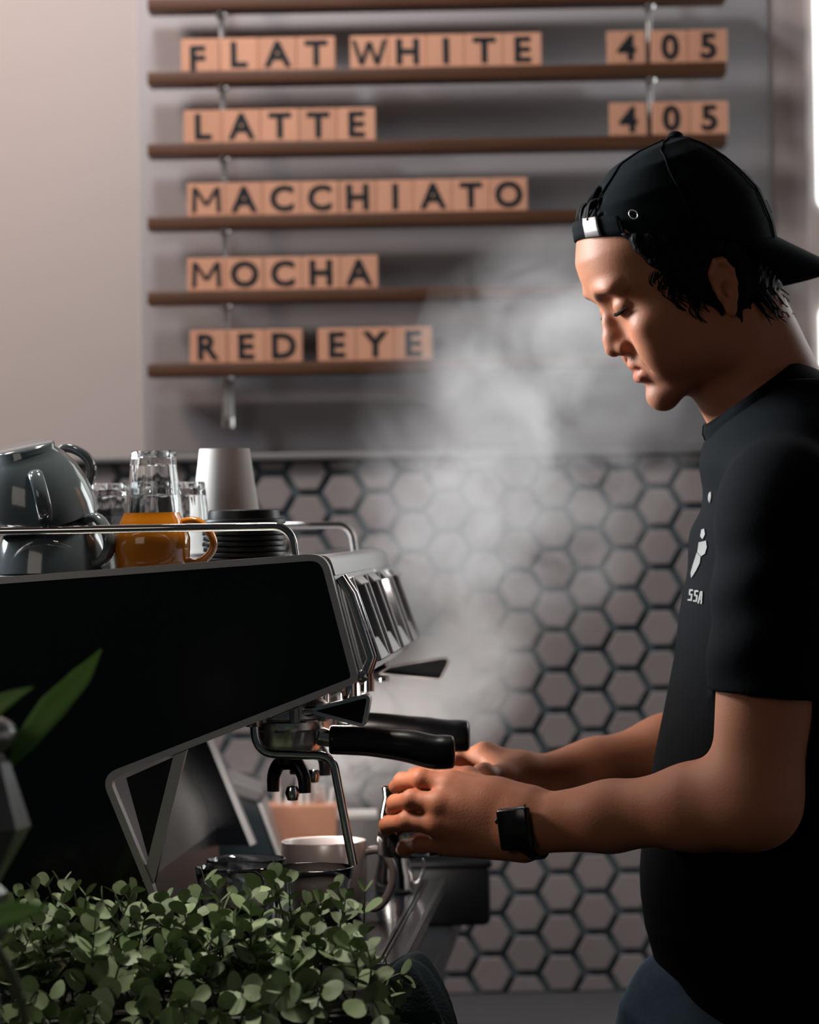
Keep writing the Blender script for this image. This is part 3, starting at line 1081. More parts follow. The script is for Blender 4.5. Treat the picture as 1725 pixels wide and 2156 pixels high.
# ------------------------------------------------------------------ things at the far end of the counter
def stand(px, Y):
    return Vector((at(px, 1900, Y).x, Y, CZ))


Yb = 3.95
s = stand(640, Yb)
t = thing('straw_box', 'peach card box of white straws and cup stacks at the far end of the counter', 'box', s)
h = at(640, 1692, Yb).z - CZ
wx = 0.044
box('carton', (-wx, -0.035, 0), (wx, 0.035, h), M['peach'], t, 0.002)
for k in range(11):
    x = -wx + 0.008 + k * 0.0072 + random.uniform(-0.002, 0.002)
    hh = h + random.uniform(0.012, 0.042)
    tube('straw', [(x, random.uniform(-0.02, 0.02), h - 0.01), (x + random.uniform(-0.006, 0.006), 0, hh)], 0.0033, M['paper'], t, 8)
s = stand(752, 3.97)
h = at(752, 1718, 3.97).z - CZ
t = thing('napkin_holder', 'grey box with folded napkins beside the peach card box', 'napkin holder', s)
box('holder', (-0.03, -0.04, 0), (0.032, 0.04, h), M['greyplastic'], t, 0.003)
box('napkins', (-0.026, -0.036, h - 0.002), (0.028, 0.036, h + 0.006), M['paper'], t, 0.002)
s = stand(545, 3.93)
h = at(545, 1692, 3.93).z - CZ
t = thing('syrup_bottle', 'narrow orange syrup bottle between the smoked hopper and peach box', 'bottle', s)
lathe('body', [(0, 0), (0.010, 0), (0.011, 0.003), (0.011, h * 0.8), (0.006, h * 0.9), (0.006, h), (0, h)], M['orangeplastic'], t, 20)
lathe('cap', [(0, h), (0.007, h), (0.007, h + 0.012), (0, h + 0.013)], M['paper'], t, 16)
# coffee grinder with tilted smoked hopper
s = stand(500, 3.80)
t = thing('coffee_grinder', 'dark coffee grinder with tilted smoked hopper behind the machine', 'coffee grinder', s)
hx0, hx1 = at(405, 1800, 3.8).x - s.x, at(560, 1800, 3.8).x - s.x
zl = [at(500, y, 3.8).z - CZ for y in (1835, 1700, 1668)]
bm = bmesh.new()
a = [at(410, 1830, 3.8), at(595, 1830, 3.8), at(545, 1690, 3.8), at(452, 1660, 3.8)]
prism('hopper', [p - s for p in a], (0, 0.11, 0), M['tealplastic'], t, 20, 0.004)
a = [at(452, 1660, 3.8), at(545, 1690, 3.8), at(553, 1665, 3.8), at(462, 1632, 3.8)]
prism('hopper_lid', [p - s + Vector((0, -0.004, 0)) for p in a], (0, 0.118, 0), M['greyplastic'], t, 20, 0.003)
a = [at(541, 1690, 3.8), at(595, 1835, 3.8), at(605, 1832, 3.8), at(551, 1688, 3.8)]
prism('hopper_edge', [p - s + Vector((0, -0.003, 0)) for p in a], (0, 0.116, 0), M['steel'], t, 20, 0.001)
box('body', (-0.06, 0.0, 0), (0.065, 0.11, zl[0] + 0.003), M['blackplastic'], t, 0.006)
# black kettle / jug with round dark lid
s = stand(392, 3.99)
h = at(398, 1640, 3.99).z - CZ
t = thing('black_jug', 'round black jug left of the grinder hopper', 'jug', s)
lathe('body', [(0, 0), (0.042, 0), (0.045, 0.004), (0.044, h * 0.5), (0.036, h * 0.8), (0.024, h * 0.95), (0.0, h)], M['blackplastic'], t, 32)
bm = bmesh.new()
cup_handle(bm, 0.040, h * 0.25, h * 0.8, 0.02, 0.005)
hd = bmo('handle', bm, M['blackplastic'], t)
hd.rotation_euler = (0, 0, -0.8)
lathe('lamp', [(0, -0.006), (0.004, -0.005), (0.0065, 0), (0.004, 0.005), (0, 0.006)], M['led'], t, 16, Matrix.Translation((at(404, 1727, 3.94).x - s.x, -0.049, at(404, 1727, 3.94).z - CZ)))
t.children[-1].name = 'indicator_lamp'
# dark knock box by the counter's end
s = stand(930, 3.86)
h = at(930, 1806, 3.86).z - CZ
t = thing('knock_box', 'black knock box at the counter end behind the drip tray', 'knock box', s + Vector((-0.012, 0, 0)))
box('bin', (-0.05, -0.05, 0), (0.072, 0.06, h - 0.006), M['lid'], t, 0.008)
box('rim', (-0.053, -0.053, h - 0.008), (0.075, 0.063, h), M['lid'], t, 0.003)
tube('knock_bar', [(-0.05, 0, h + 0.004), (0.072, 0, h + 0.004)], 0.006, M['cloth'], t, 12)
# small milk jug with warm reflection beside the mug
jp = at(836, 1812, 3.40)
t = thing('milk_jug', 'small steel milk jug on the drip tray behind the mug handle', 'jug', (jp.x - 0.004, 3.40, zt + 0.0003))
hj = jp.z - zt + 0.012
lathe('body', [(0, 0), (0.020, 0), (0.022, 0.002), (0.022, hj * 0.4), (0.017, hj * 0.8), (0.018, hj), (0.017, hj), (0.016, hj * 0.8), (0.021, hj * 0.4), (0.02, 0.003), (0, 0.003)], M['chrome'], t, 28)
bm = bmesh.new()
cup_handle(bm, 0.019, hj * 0.2, hj * 0.9, 0.014, 0.002)
bmo('handle', bm, M['chrome'], t)
# bar towel hanging over the counter edge
vs, fs = [], []
NX, NZ = 30, 44
tprof = catmull([(-0.085, 0, 0.9045), (-0.062, 0, 0.925), (-0.045, 0, 0.965), (-0.022, 0, 0.996), (-0.002, 0, 1.004), (0.014, 0, 0.985), (0.026, 0, 0.955), (0.033, 0, 0.91), (0.036, 0, 0.84)], 6)
for j in range(NZ + 1):
    f = j / NZ * (len(tprof) - 1)
    k = min(len(tprof) - 2, int(f))
    p = tprof[k].lerp(tprof[k + 1], f - k)
    for i in range(NX + 1):
        a, b = i / NX, j / NZ
        y = 2.764 + a * 0.078
        end = max(0.0, abs(a - 0.5) * 2 - 0.45) / 0.55
        sag = 1 - 0.55 * end * end * min(1, max(0.0, 1 - abs(b - 0.5) * 1.7))
        z = 0.9045 + (p.z - 0.9045) * (sag if p.z > 0.9045 else 1)
        amp = 0.0035 + 0.004 * b
        x = p.x + amp * math.sin(a * 19 + 1.3 * math.sin(b * 9) + b * 4) * min(1, b * 5)
        z += 0.004 * math.sin(a * 13 + b * 11) * math.sin(PI * b)
        if x < -0.012:
            z = max(z, 0.9045)
        vs.append(Vector((x, y, z)))
for j in range(NZ):
    for i in range(NX):
        k = j * (NX + 1) + i
        fs.append((k, k + 1, k + NX + 2, k + NX + 1))
tw = mk('bar_towel', vs, fs, M['cloth'])
sm = tw.modifiers.new('solid', 'SOLIDIFY')
sm.thickness = 0.003
sm.offset = 1
tag(tw, 'dark crumpled bar towel heaped over the counter edge below the drip tray corner', 'towel')

# ------------------------------------------------------------------ planter with small round leaves
px0, px1 = at(-120, 2100, 2.68).x, at(795, 2100, 2.68).x
PT = thing('planted_box', 'long black planter of small round eucalyptus like leaves in front of the machine', 'plant', ((px0 + px1) / 2, 2.68, CZ))
pc_ = Vector(PT.location)
hw = (px1 - px0) / 2
bm = bmesh.new()
add_box(bm, (-hw, -0.075, 0), (hw, 0.075, 0.085), 0.004)
pb_ = bmo('planter', bm, M['planter'], PT, True, 35)
box('soil', (-hw + 0.006, -0.069, 0.080), (hw - 0.006, 0.069, 0.0875), M['soil'], PT, 0.002)
LEAF = []
for kind in range(4):
    wl = (0.0, 0.62, 0.92, 1.0, 0.92, 0.62, 0.0)
    ls = (0.0, 0.18, 0.42, 0.62, 0.80, 0.94, 1.0)
    wid = (0.40, 0.44, 0.36, 0.46)[kind]
    cup_ = (0.16, 0.06, 0.22, -0.05)[kind]
    vs, fs = [], []
    for l, q in zip(ls, wl):
        for sx in (-1, -0.5, 0, 0.5, 1):
            ww = wid * q * sx
            vs.append((ww, l, cup_ * (ww * ww) * 2.2 - 0.10 * (l - 0.3) ** 2 * (1 if kind % 2 else -0.6) - (0.02 if sx == 0 else 0)))
    for a in range(6):
        for b in range(4):
            k = a * 5 + b
            fs.append((k, k + 1, k + 6, k + 5))
    me = bpy.data.meshes.new('leaf')
    me.from_pydata(vs, [], fs)
    bm = bmesh.new()
    bm.from_mesh(me)
    bmesh.ops.remove_doubles(bm, verts=bm.verts, dist=1e-5)
    bmesh.ops.recalc_face_normals(bm, faces=bm.faces)
    bm.to_mesh(me)
    bm.free()
    me.polygons.foreach_set('use_smooth', [True] * len(me.polygons))
    me.materials.append(M['leaf'])
    LEAF.append(me)
rng = random.Random(31)
stembm = bmesh.new()
leaves = []


def sprig(base, tip, npairs, size, bend):
    mid = (base + tip) / 2 + bend
    pth = catmull([base, mid, tip], 7)
    add_tube(stembm, pth, [0.0013 - 0.0006 * i / (len(pth) - 1) for i in range(len(pth))], 5)
    n = len(pth)
    for k in range(npairs):
        f = 0.30 + 0.70 * (k / max(1, npairs - 1))
        i = min(n - 2, int(f * (n - 1)))
        p = pth[i] + (pth[i + 1] - pth[i]) * (f * (n - 1) - i) if f < 1 else pth[-1]
        ax = (pth[min(i + 1, n - 1)] - pth[max(0, i - 1)]).normalized()
        sc = size * (1.0 - 0.38 * k / max(1, npairs - 1)) * rng.uniform(0.85, 1.15)
        phi0 = k * PI / 2 + rng.uniform(-0.4, 0.4)
        for sgn in (0, 1):
            phi = phi0 + sgn * PI
            side = ax.orthogonal().normalized()
            side.rotate(Quaternion(ax, phi))
            lift = 0.25 + 0.55 * f + rng.uniform(-0.15, 0.25)
            d = (side * math.cos(lift) + ax * math.sin(lift)).normalized()
            nrm = (ax - d * ax.dot(d)).normalized()
            nrm.rotate(Quaternion(d, rng.uniform(-0.5, 0.5)))
            xx = d.cross(nrm)
            leaves.append((p.copy(), Matrix((xx, d, nrm)).transposed(), sc, rng.randrange(4)))


def env(px):
    pts = [(-80, 1900), (0, 1890), (60, 1850), (120, 1832), (170, 1870), (240, 1850), (300, 1885), (330, 1880), (380, 1885), (430, 1850), (500, 1866), (600, 1836), (650, 1860), (700, 1870), (770, 1838), (815, 1900), (850, 1960)]
    for (a, b), (c, d) in zip(pts, pts[1:]):
        if a <= px <= c:
            return b + (d - b) * (px - a) / (c - a)
    return 1950


soilz = 0.086
for k in range(72):
    px = -70 + (k % 36) * 23.6 + rng.uniform(-12, 12)
    row = k // 38
    Y = rng.uniform(2.655, 2.735) if row == 0 else rng.uniform(2.615, 2.68)
    top = env(px) + abs(rng.gauss(0, 26)) + (0 if row == 0 else rng.uniform(40, 150))
    tipw = at(px, top, Y)
    tip = tipw - pc_
    base = Vector((max(-hw + 0.012, min(hw - 0.012, tip.x + rng.uniform(-0.035, 0.035))), max(-0.06, min(0.06, tip.y + rng.uniform(-0.02, 0.03))), soilz))
    sprig(base, tip, rng.choice((4, 5, 5, 6)), rng.uniform(0.0200, 0.0265), Vector((rng.uniform(-0.012, 0.012), rng.uniform(-0.012, 0.012), 0.004)))
# trailing sprigs over the near side
for k in range(18):
    px = -60 + k * 47 + rng.uniform(-10, 10)
    base = Vector((max(-hw + 0.01, min(hw - 0.01, at(px, 2050, 2.6).x - pc_.x)), rng.uniform(-0.066, -0.04), soilz))
    tip = base + Vector((rng.uniform(-0.03, 0.03), rng.uniform(-0.075, -0.045), rng.uniform(-0.05, 0.022)))
    sprig(base, tip, 4, rng.uniform(0.019, 0.025), Vector((0, -0.02, 0.022)))
for k in range(2):
    base = Vector((hw - 0.012, rng.uniform(-0.04, 0.05), soilz))
    tip = base + Vector((rng.uniform(0.018, 0.035), rng.uniform(-0.03, 0.02), rng.uniform(-0.03, 0.05)))
    sprig(base, tip, 4, 0.018, Vector((0.014, 0, 0.014)))
so = bmo('stems', stembm, M['stem'], PT, True)
so['kind'] = 'stuff'


def show_score(l):
    wp = l[0] + pc_
    px = wp.x * FPX / wp.y + IW / 2
    py = 1099 - (wp.z - ZC) * FPX / wp.y
    if not (-20 < px < 900) or py > 2160:
        return -1
    return (2200 - py) * 0.5 + (2.72 - wp.y) * 1200 + l[2] * 3000


leaves.sort(key=show_score, reverse=True)
restbm = bmesh.new()
for i, (p, R3, sc, kd) in enumerate(leaves):
    Mx = Matrix.Translation(p) @ R3.to_4x4() @ Matrix.Scale(sc, 4)
    if i < 300:
        o = bpy.data.objects.new('leaf', LEAF[kd])
        C.objects.link(o)
        o.parent = PT
        o.matrix_local = Mx
    else:
        b2 = bmesh.new()
        b2.from_mesh(LEAF[kd])
        b2.transform(Mx)
        merge(restbm, b2)
o = bmo('undergrowth_leaves', restbm, M['leaf'], PT, True)
o['kind'] = 'stuff'

# ------------------------------------------------------------------ blurred vase with long leaves in the left foreground
Yv = 2.20
vb = at(-40, 2100, Yv)
VS = thing('faceted_vase', 'blurred faceted metal vase with round stopper and long leaves at the left edge', 'vase', (vb.x, Yv, CZ))
vo = Vector(VS.location)
box_m = None


def zpx(y):
    return at(0, y, Yv).z - CZ


rp = lambda px, : (px + 40) / (FPX / Yv)
prof = [(0, zpx(2160) * 0 + 0.002), (0.030, 0.002), (0.032, 0.006), (0.012, zpx(2080)), (0.011, zpx(2000)), (rp(22), zpx(1960)), (rp(20), zpx(1880)), (rp(2), zpx(1862)), (rp(72), zpx(1742)), (rp(28), zpx(1600)), (rp(14), zpx(1588)), (0, zpx(1586))]
lathe('faceted_body', prof, M['facet'], VS, 7, Matrix.Rotation(0.25, 4, 'Z'), None, 12)
lathe('round_stopper', [(0.0001, zpx(1592))] + [(rp(50) * math.sin(a) * 0.98, (zpx(1500) + zpx(1592)) / 2 - (zpx(1500) - zpx(1592)) / 2 * math.cos(a)) for a in [PI * k / 14 for k in range(1, 14)]] + [(0, zpx(1500))], M['facet'], VS, 28)


def long_leaf(pts, wpx, Y0, twist=0.6):
    """pts: pixel spine; wpx: half widths in pixels"""
    n = len(pts)
    P = [at(x, y, Y) - vo for x, y, Y in pts]
    sp = catmull(P, 6)
    Wd = []
    for i in range(n - 1):
        for k in range(6):
            q = k / 6
            Wd.append(wpx[i] * (1 - q) + wpx[i + 1] * q)
    Wd.append(wpx[-1])
    vs, fs = [], []
    for i, p in enumerate(sp):
        t = (sp[min(i + 1, len(sp) - 1)] - sp[max(0, i - 1)]).normalized()
        s = t.cross(Vector((0, -1, 0.25))).normalized()
        nn = s.cross(t)
        wv = Wd[i] / (FPX / Y0)
        for q in (-1, -0.5, 0, 0.5, 1):
            vs.append(p + s * wv * q + nn * (0.25 * wv * (abs(q) - 0.5)))
    for i in range(len(sp) - 1):
        for b in range(4):
            k = i * 5 + b
            fs.append((k, k + 1, k + 6, k + 5))
    o = mk('long_leaf', vs, fs, M['bleaf'], VS)
    m_ = o.modifiers.new('solid', 'SOLIDIFY')
    m_.thickness = 0.0007
    return o


long_leaf([(18, 1612, 2.215), (55, 1560, 2.22), (110, 1490, 2.23), (170, 1425, 2.245), (213, 1367, 2.26)], [5, 23, 30, 22, 1], 2.2)
long_leaf([(-70, 1560, 2.17), (-25, 1500, 2.17), (20, 1470, 2.17), (70, 1446, 2.17)], [10, 24, 15, 1], 2.2)
long_leaf([(-60, 1940, 2.10), (-10, 1930, 2.10), (45, 1918, 2.10), (98, 1912, 2.10)], [10, 26, 22, 2], 2.1)
tube('stalk', [at(x, y, 2.10) - vo for x, y in ((-40, 1960), (-8, 1995), (22, 2050), (45, 2110), (55, 2170), (30, 2300))], 0.0035, M['stem'], VS, 8)

# ------------------------------------------------------------------ the barista
# signed distance fields, meshed with surface nets
def smin(a, b, k):
    h = np.maximum(k - np.abs(a - b), 0) / k
    return np.minimum(a, b) - h * h * k * 0.25


def smax(a, b, k):
    return -smin(-a, -b, k)


def s_sphere(p, c, r):
    return np.sqrt(((p - np.array(c)) ** 2).sum(-1)) - r


def s_ell(p, c, rad, ax=None):
    q = p - np.array(c)
    if ax is not None:
        q = q @ np.array(ax).T
    rad = np.array(rad)
    k0 = np.sqrt(((q / rad) ** 2).sum(-1)) + 1e-9
    k1 = np.sqrt(((q / rad ** 2) ** 2).sum(-1)) + 1e-9
    return k0 * (k0 - 1) / k1


def s_cone(p, a, b, ra, rb):
    a, b = np.array(a, float), np.array(b, float)
    ab = b - a
    t = np.clip(((p - a) @ ab) / (ab @ ab), 0, 1)
    return np.sqrt(((p - a - t[..., None] * ab) ** 2).sum(-1)) - (ra + (rb - ra) * t)


def chain(p, pts, rads, k=0.004):
    d = None
    for i in range(len(pts) - 1):
        e = s_cone(p, pts[i], pts[i + 1], rads[i], rads[i + 1])
        d = e if d is None else (smin(d, e, k) if k else np.minimum(d, e))
    return d


def surface_nets(f, lo, hi, h, blk=28):
    lo, hi = np.array(lo, float), np.array(hi, float)
    nb = np.ceil((hi - lo) / (h * blk)).astype(int)
    big = int(4 * 1e6)
    dims = nb * blk + 4
    keys, poss, quads = [], [], []
    B = blk * h
    centers = np.array([(i, j, k) for i in range(nb[0]) for j in range(nb[1]) for k in range(nb[2])])
    cc = lo + (centers + 0.5) * B
    val = f(cc)
    act = centers[np.abs(val) < B * 0.95 + 0.008]
    r = np.arange(-1, blk + 1)
    for b in act:
        i0 = b * blk
        ix = [i0[d] + r for d in range(3)]
        G = np.stack(np.meshgrid(*ix, indexing='ij'), -1)
        F = f((lo + G.reshape(-1, 3) * h)).reshape(G.shape[:3])
        S = F < 0
        if S.all() or not S.any():
            continue
        n = blk + 1
        cnt = np.zeros((n, n, n), np.int8)
        for dx in (0, 1):
            for dy in (0, 1):
                for dz in (0, 1):
                    cnt += S[dx:dx + n, dy:dy + n, dz:dz + n]
        cell = np.argwhere((cnt > 0) & (cnt < 8))
        num = np.zeros((len(cell), 3))
        den = np.zeros(len(cell))
        for d in range(3):
            o1, o2 = [x for x in range(3) if x != d]
            for u in (0, 1):
                for v in (0, 1):
                    off = np.zeros(3, int)
                    off[o1], off[o2] = u, v
                    a = cell + off
                    e = np.zeros(3, int)
                    e[d] = 1
                    fa = F[a[:, 0], a[:, 1], a[:, 2]]
                    c2 = a + e
                    fb = F[c2[:, 0], c2[:, 1], c2[:, 2]]
                    m = (fa < 0) != (fb < 0)
                    t = np.where(m, fa / np.where(m, fa - fb, 1), 0)
                    pt = off[None, :] + t[:, None] * e[None, :]
                    num += np.where(m[:, None], pt, 0)
                    den += m
        pos = cell + num / den[:, None]
        gcell = cell + i0 - 1 + 2          # cell index, kept positive
        key = (gcell[:, 0] * dims[1] + gcell[:, 1]) * dims[2] + gcell[:, 2]
        keys.append(key)
        poss.append(lo + (pos + i0 - 1) * h)
        # faces for the edges owned by this block (local index 1..blk)
        for d in range(3):
            o1, o2 = [(1, 2), (2, 0), (0, 1)][d]
            e = np.zeros(3, int)
            e[d] = 1
            s0 = S[1:blk + 1, 1:blk + 1, 1:blk + 1]
            sl = [slice(1, blk + 1)] * 3
            sl[d] = slice(2, blk + 2)
            s1 = S[tuple(sl)]
            for flip, mm in ((0, s0 & ~s1), (1, ~s0 & s1)):
                w_ = np.argwhere(mm) + 1
                if not len(w_):
                    continue
                q = []
                for u, v in ((0, 0), (-1, 0), (-1, -1), (0, -1)):
                    c = w_.copy()
                    c[:, o1] += u
                    c[:, o2] += v
                    c = c + i0 - 1 + 2
                    q.append((c[:, 0] * dims[1] + c[:, 1]) * dims[2] + c[:, 2])
                q = np.stack(q, 1)
                quads.append(q[:, ::-1] if flip else q)
    keys = np.concatenate(keys)
    poss = np.concatenate(poss)
    quads = np.concatenate(quads)
    uk, first = np.unique(keys, return_index=True)
    V = poss[first]
    idx = np.searchsorted(uk, quads)
    idx = np.clip(idx, 0, len(uk) - 1)
    ok = (uk[idx] == quads).all(1)
    return V, idx[ok]


def np_mesh(name, V, Q, m, parent=None, origin=None):
    me = bpy.data.meshes.new(name)
    V = np.asarray(V, np.float32)
    if origin is not None:
        V = V - np.array(origin, np.float32)
    me.vertices.add(len(V))
    me.vertices.foreach_set('co', V.ravel())
    me.loops.add(len(Q) * 4)
    me.loops.foreach_set('vertex_index', np.asarray(Q, np.int32).ravel())
    me.polygons.add(len(Q))
    me.polygons.foreach_set('loop_start', np.arange(len(Q), dtype=np.int32) * 4)
    me.update(calc_edges=True)
    me.validate()
    me.polygons.foreach_set('use_smooth', [True] * len(me.polygons))
    me.materials.append(m)
    return link(name, me, parent)


A_ = lambda x, y, Y: np.array(at(x, y, Y))
YP = 3.05
# head frame: forward, side (towards the camera), up
YA, PT_ = math.radians(8), math.radians(18)
FH = np.array([-math.cos(YA), -math.sin(YA), 0.0])
SD = np.array([math.sin(YA), -math.cos(YA), 0.0])
FW = FH * math.cos(PT_) + np.array([0, 0, -math.sin(PT_)])
UP = FH * math.sin(PT_) + np.array([0, 0, math.cos(PT_)])
HO = A_(1477, 620, YP)


def hl(a, s, b):
    return HO + a * FW + s * SD + b * UP


def to_head(p):
    q = p - HO
    return np.stack([q @ FW, q @ SD, q @ UP], -1)


def interp(b, tab):
    xs = np.array([t[0] for t in tab])
    ys = np.array([t[1] for t in tab])
    # smooth (Catmull-Rom style) interpolation through a fine resample
    return np.interp(b, FINE, SM(xs, ys))


FINE = np.linspace(-0.14, 0.17, 621)
_sm = {}


def SM(xs, ys):
    k = (tuple(xs), tuple(ys))
    if k not in _sm:
        y = np.interp(FINE, xs, ys)
        ker = np.hanning(19)
        ker /= ker.sum()
        _sm[k] = np.convolve(np.pad(y, 9, mode='edge'), ker, 'valid')
    return _sm[k]


FRONT = [(-0.125, 0.045), (-0.108, 0.060), (-0.097, 0.0705), (-0.088, 0.0785), (-0.080, 0.0805), (-0.069, 0.0790), (-0.060, 0.0830), (-0.052, 0.0850), (-0.042, 0.0865), (-0.034, 0.0875), (-0.02, 0.0880), (0.0, 0.0895), (0.014, 0.0955), (0.029, 0.1045), (0.040, 0.1070),
         (0.052, 0.1085), (0.068, 0.1085), (0.089, 0.1005), (0.105, 0.086), (0.120, 0.064), (0.132, 0.038), (0.138, 0.01)]
BACK = [(-0.125, -0.05), (-0.06, -0.060), (-0.03, -0.068), (0.0, -0.077), (0.03, -0.081), (0.06, -0.082), (0.09, -0.074), (0.11, -0.058), (0.125, -0.036), (0.138, -0.005)]
WIDTH = [(-0.125, 0.024), (-0.105, 0.031), (-0.088, 0.041), (-0.06, 0.0570), (-0.03, 0.0650), (0.0, 0.0695), (0.03, 0.0725), (0.06, 0.0755), (0.085, 0.0725), (0.105, 0.062), (0.12, 0.047), (0.132, 0.028), (0.138, 0.008)]
NEXP = [(-0.12, 2.0), (-0.08, 2.0), (-0.05, 2.25), (0.0, 2.45), (0.03, 2.6), (0.07, 2.4), (0.1, 2.1), (0.14, 2.0)]


def skull(q, grow=0.0):
    a, s, b = q[..., 0], q[..., 1], q[..., 2]
    bb = np.clip(b, -0.125, 0.1375)
    fr, bk, wd, nx = interp(bb, FRONT), interp(bb, BACK), interp(bb, WIDTH), interp(bb, NEXP)
    c = np.where(b > 0.09, (fr + bk) / 2 * np.clip((b - 0.09) / 0.04, 0, 1) + 0.008 * (1 - np.clip((b - 0.09) / 0.04, 0, 1)), 0.008)
    da = a - c
    ha = np.where(da > 0, fr - c, c - bk)
    ha = np.maximum(ha, 0.004)
    n = np.where(da > 0, nx, 2.0)
    rr = np.sqrt(da * da + s * s) + 1e-9
    phi = (np.abs(da / ha) ** n + np.abs(s / wd) ** n) ** (1 / n) + 1e-9
    d = rr * (1 - 1 / phi)
    d = np.maximum(d, -0.05)
    # soften the steep caps
    top = b - 0.137
    d = smax(d, top, 0.01) - grow
    return d


def head_sdf(q):
    d = skull(q)
    a, s, b = q[..., 0], q[..., 1], q[..., 2]
    sa = np.abs(s)
    qa = np.stack([a, sa, b], -1)
    # jaw underside
    nrm = np.array([0.50, 0.0, 1.0])
    nrm = nrm / np.linalg.norm(nrm)
    jaw = -((q - np.array([0.070, 0, -0.0975])) @ nrm)
    jaw2 = -(b + 0.0985)
    d = smax(d, np.maximum(jaw, jaw2), 0.014)
    # cheekbone, brow ridge, chin, jaw corner
    d = smin(d, s_ell(qa, (0.064, 0.047, -0.010), (0.022, 0.017, 0.015)), 0.02)
    d = smin(d, s_ell(qa, (0.0925, 0.030, 0.034), (0.013, 0.022, 0.008)), 0.012)
    d = smin(d, s_ell(q, (0.0715, 0, -0.082), (0.0125, 0.016, 0.0125)), 0.014)
    d = smin(d, s_ell(qa, (0.014, 0.0515, -0.052), (0.020, 0.010, 0.018)), 0.02)
    d = smin(d, s_ell(qa, (0.050, 0.040, -0.036), (0.034, 0.0215, 0.030)), 0.022)
    # eye sockets, lids
    sock = s_ell(qa, (0.1020, 0.031, 0.0165), (0.0125, 0.0165, 0.0125))
    d = smax(d, -sock, 0.012)
    d = smin(d, s_sphere(qa, (0.0800, 0.0315, 0.0140), 0.0130), 0.004)
    lid = s_ell(qa, (0.0815, 0.0320, 0.0155), (0.0138, 0.0165, 0.0115))
    lid = np.maximum(lid, -(b - 0.0090))
    d = smin(d, lid, 0.002)
    # nose
    n = chain(q, [(0.0905, 0, 0.022), (0.0965, 0, 0.004), (0.1000, 0, -0.012), (0.1010, 0, -0.0215)], [0.0070, 0.0062, 0.0072, 0.0092], 0.006)
    n = smin(n, s_ell(qa, (0.0905, 0.0115, -0.0245), (0.0105, 0.0065, 0.0078)), 0.006)
    n = smin(n, s_ell(q, (0.090, 0, -0.014), (0.014, 0.0125, 0.017)), 0.008)
    n = smax(n, -s_ell(qa, (0.0945, 0.0066, -0.0330), (0.0062, 0.0032, 0.0042)), 0.003)
    d = smin(d, n, 0.008)
    # nasolabial furrow
    d = smax(d, -chain(qa, [(0.0905, 0.0205, -0.026), (0.0845, 0.030, -0.040), (0.0765, 0.0325, -0.052)], [0.0022, 0.0022, 0.0015], 0), 0.007)
    # lips
    u = chain(qa, [(0.0880, 0.0, -0.0435), (0.0865, 0.008, -0.0432), (0.0815, 0.0175, -0.0462), (0.0765, 0.0235, -0.0485)], [0.0046, 0.0048, 0.0036, 0.0018], 0.003)
    l = chain(qa, [(0.0855, 0.0, -0.0575), (0.0845, 0.008, -0.0570), (0.0805, 0.0165, -0.0540), (0.0765, 0.0225, -0.0500)], [0.0055, 0.0053, 0.0038, 0.0018], 0.003)
    d = smin(d, u, 0.005)
    d = smin(d, l, 0.005)
    d = smax(d, -chain(qa, [(0.0945, 0, -0.0500), (0.0880, 0.012, -0.0500), (0.0785, 0.0235, -0.0492)], [0.0012, 0.0012, 0.0010], 0), 0.003)
    # philtrum
    d = smax(d, -chain(q, [(0.0945, 0, -0.033), (0.0945, 0, -0.0400)], [0.0024, 0.0024], 0), 0.005)
    # ears
    e = qa - np.array([-0.002, 0.0715, -0.003])
    ang = 0.42
    eo = np.stack([e[..., 0] * math.cos(ang) + e[..., 1] * math.sin(ang), -e[..., 0] * math.sin(ang) + e[..., 1] * math.cos(ang), e[..., 2]], -1)
    eo = eo / np.array([0.86, 1, 1])
    base = s_ell(eo, (-0.004, 0.0015, 0.003), (0.0135, 0.0042, 0.0225))
    helix = chain(eo, [(0.006, 0.000, 0.006), (0.0065, 0.002, 0.019), (-0.001, 0.0045, 0.0285), (-0.011, 0.006, 0.0265), (-0.0175, 0.0065, 0.016), (-0.0175, 0.006, 0.004), (-0.0125, 0.005, -0.008), (-0.006, 0.0035, -0.0165)], [0.0020, 0.0028, 0.0031, 0.0032, 0.0030, 0.0028, 0.0028, 0.0036], 0.003)
    lobe = s_ell(eo, (-0.002, 0.002, -0.0195), (0.0062, 0.0036, 0.0075))
    anti = chain(eo, [(-0.008, 0.0035, 0.017), (-0.011, 0.0045, 0.006), (-0.0075, 0.004, -0.006)], [0.0024, 0.003, 0.0028], 0.003)
    tragus = s_ell(eo, (0.006, 0.003, -0.003), (0.0032, 0.003, 0.0055))
    ear = smin(base, helix, 0.004)
    ear = smin(ear, lobe, 0.005)
    ear = smin(ear, anti, 0.003)
    ear = smax(ear, -s_ell(eo, (-0.002, 0.0055, 0.000), (0.0060, 0.0048, 0.0085)), 0.003)
    ear = smin(ear, tragus, 0.003)
    d = smin(d, ear, 0.005)
    return d


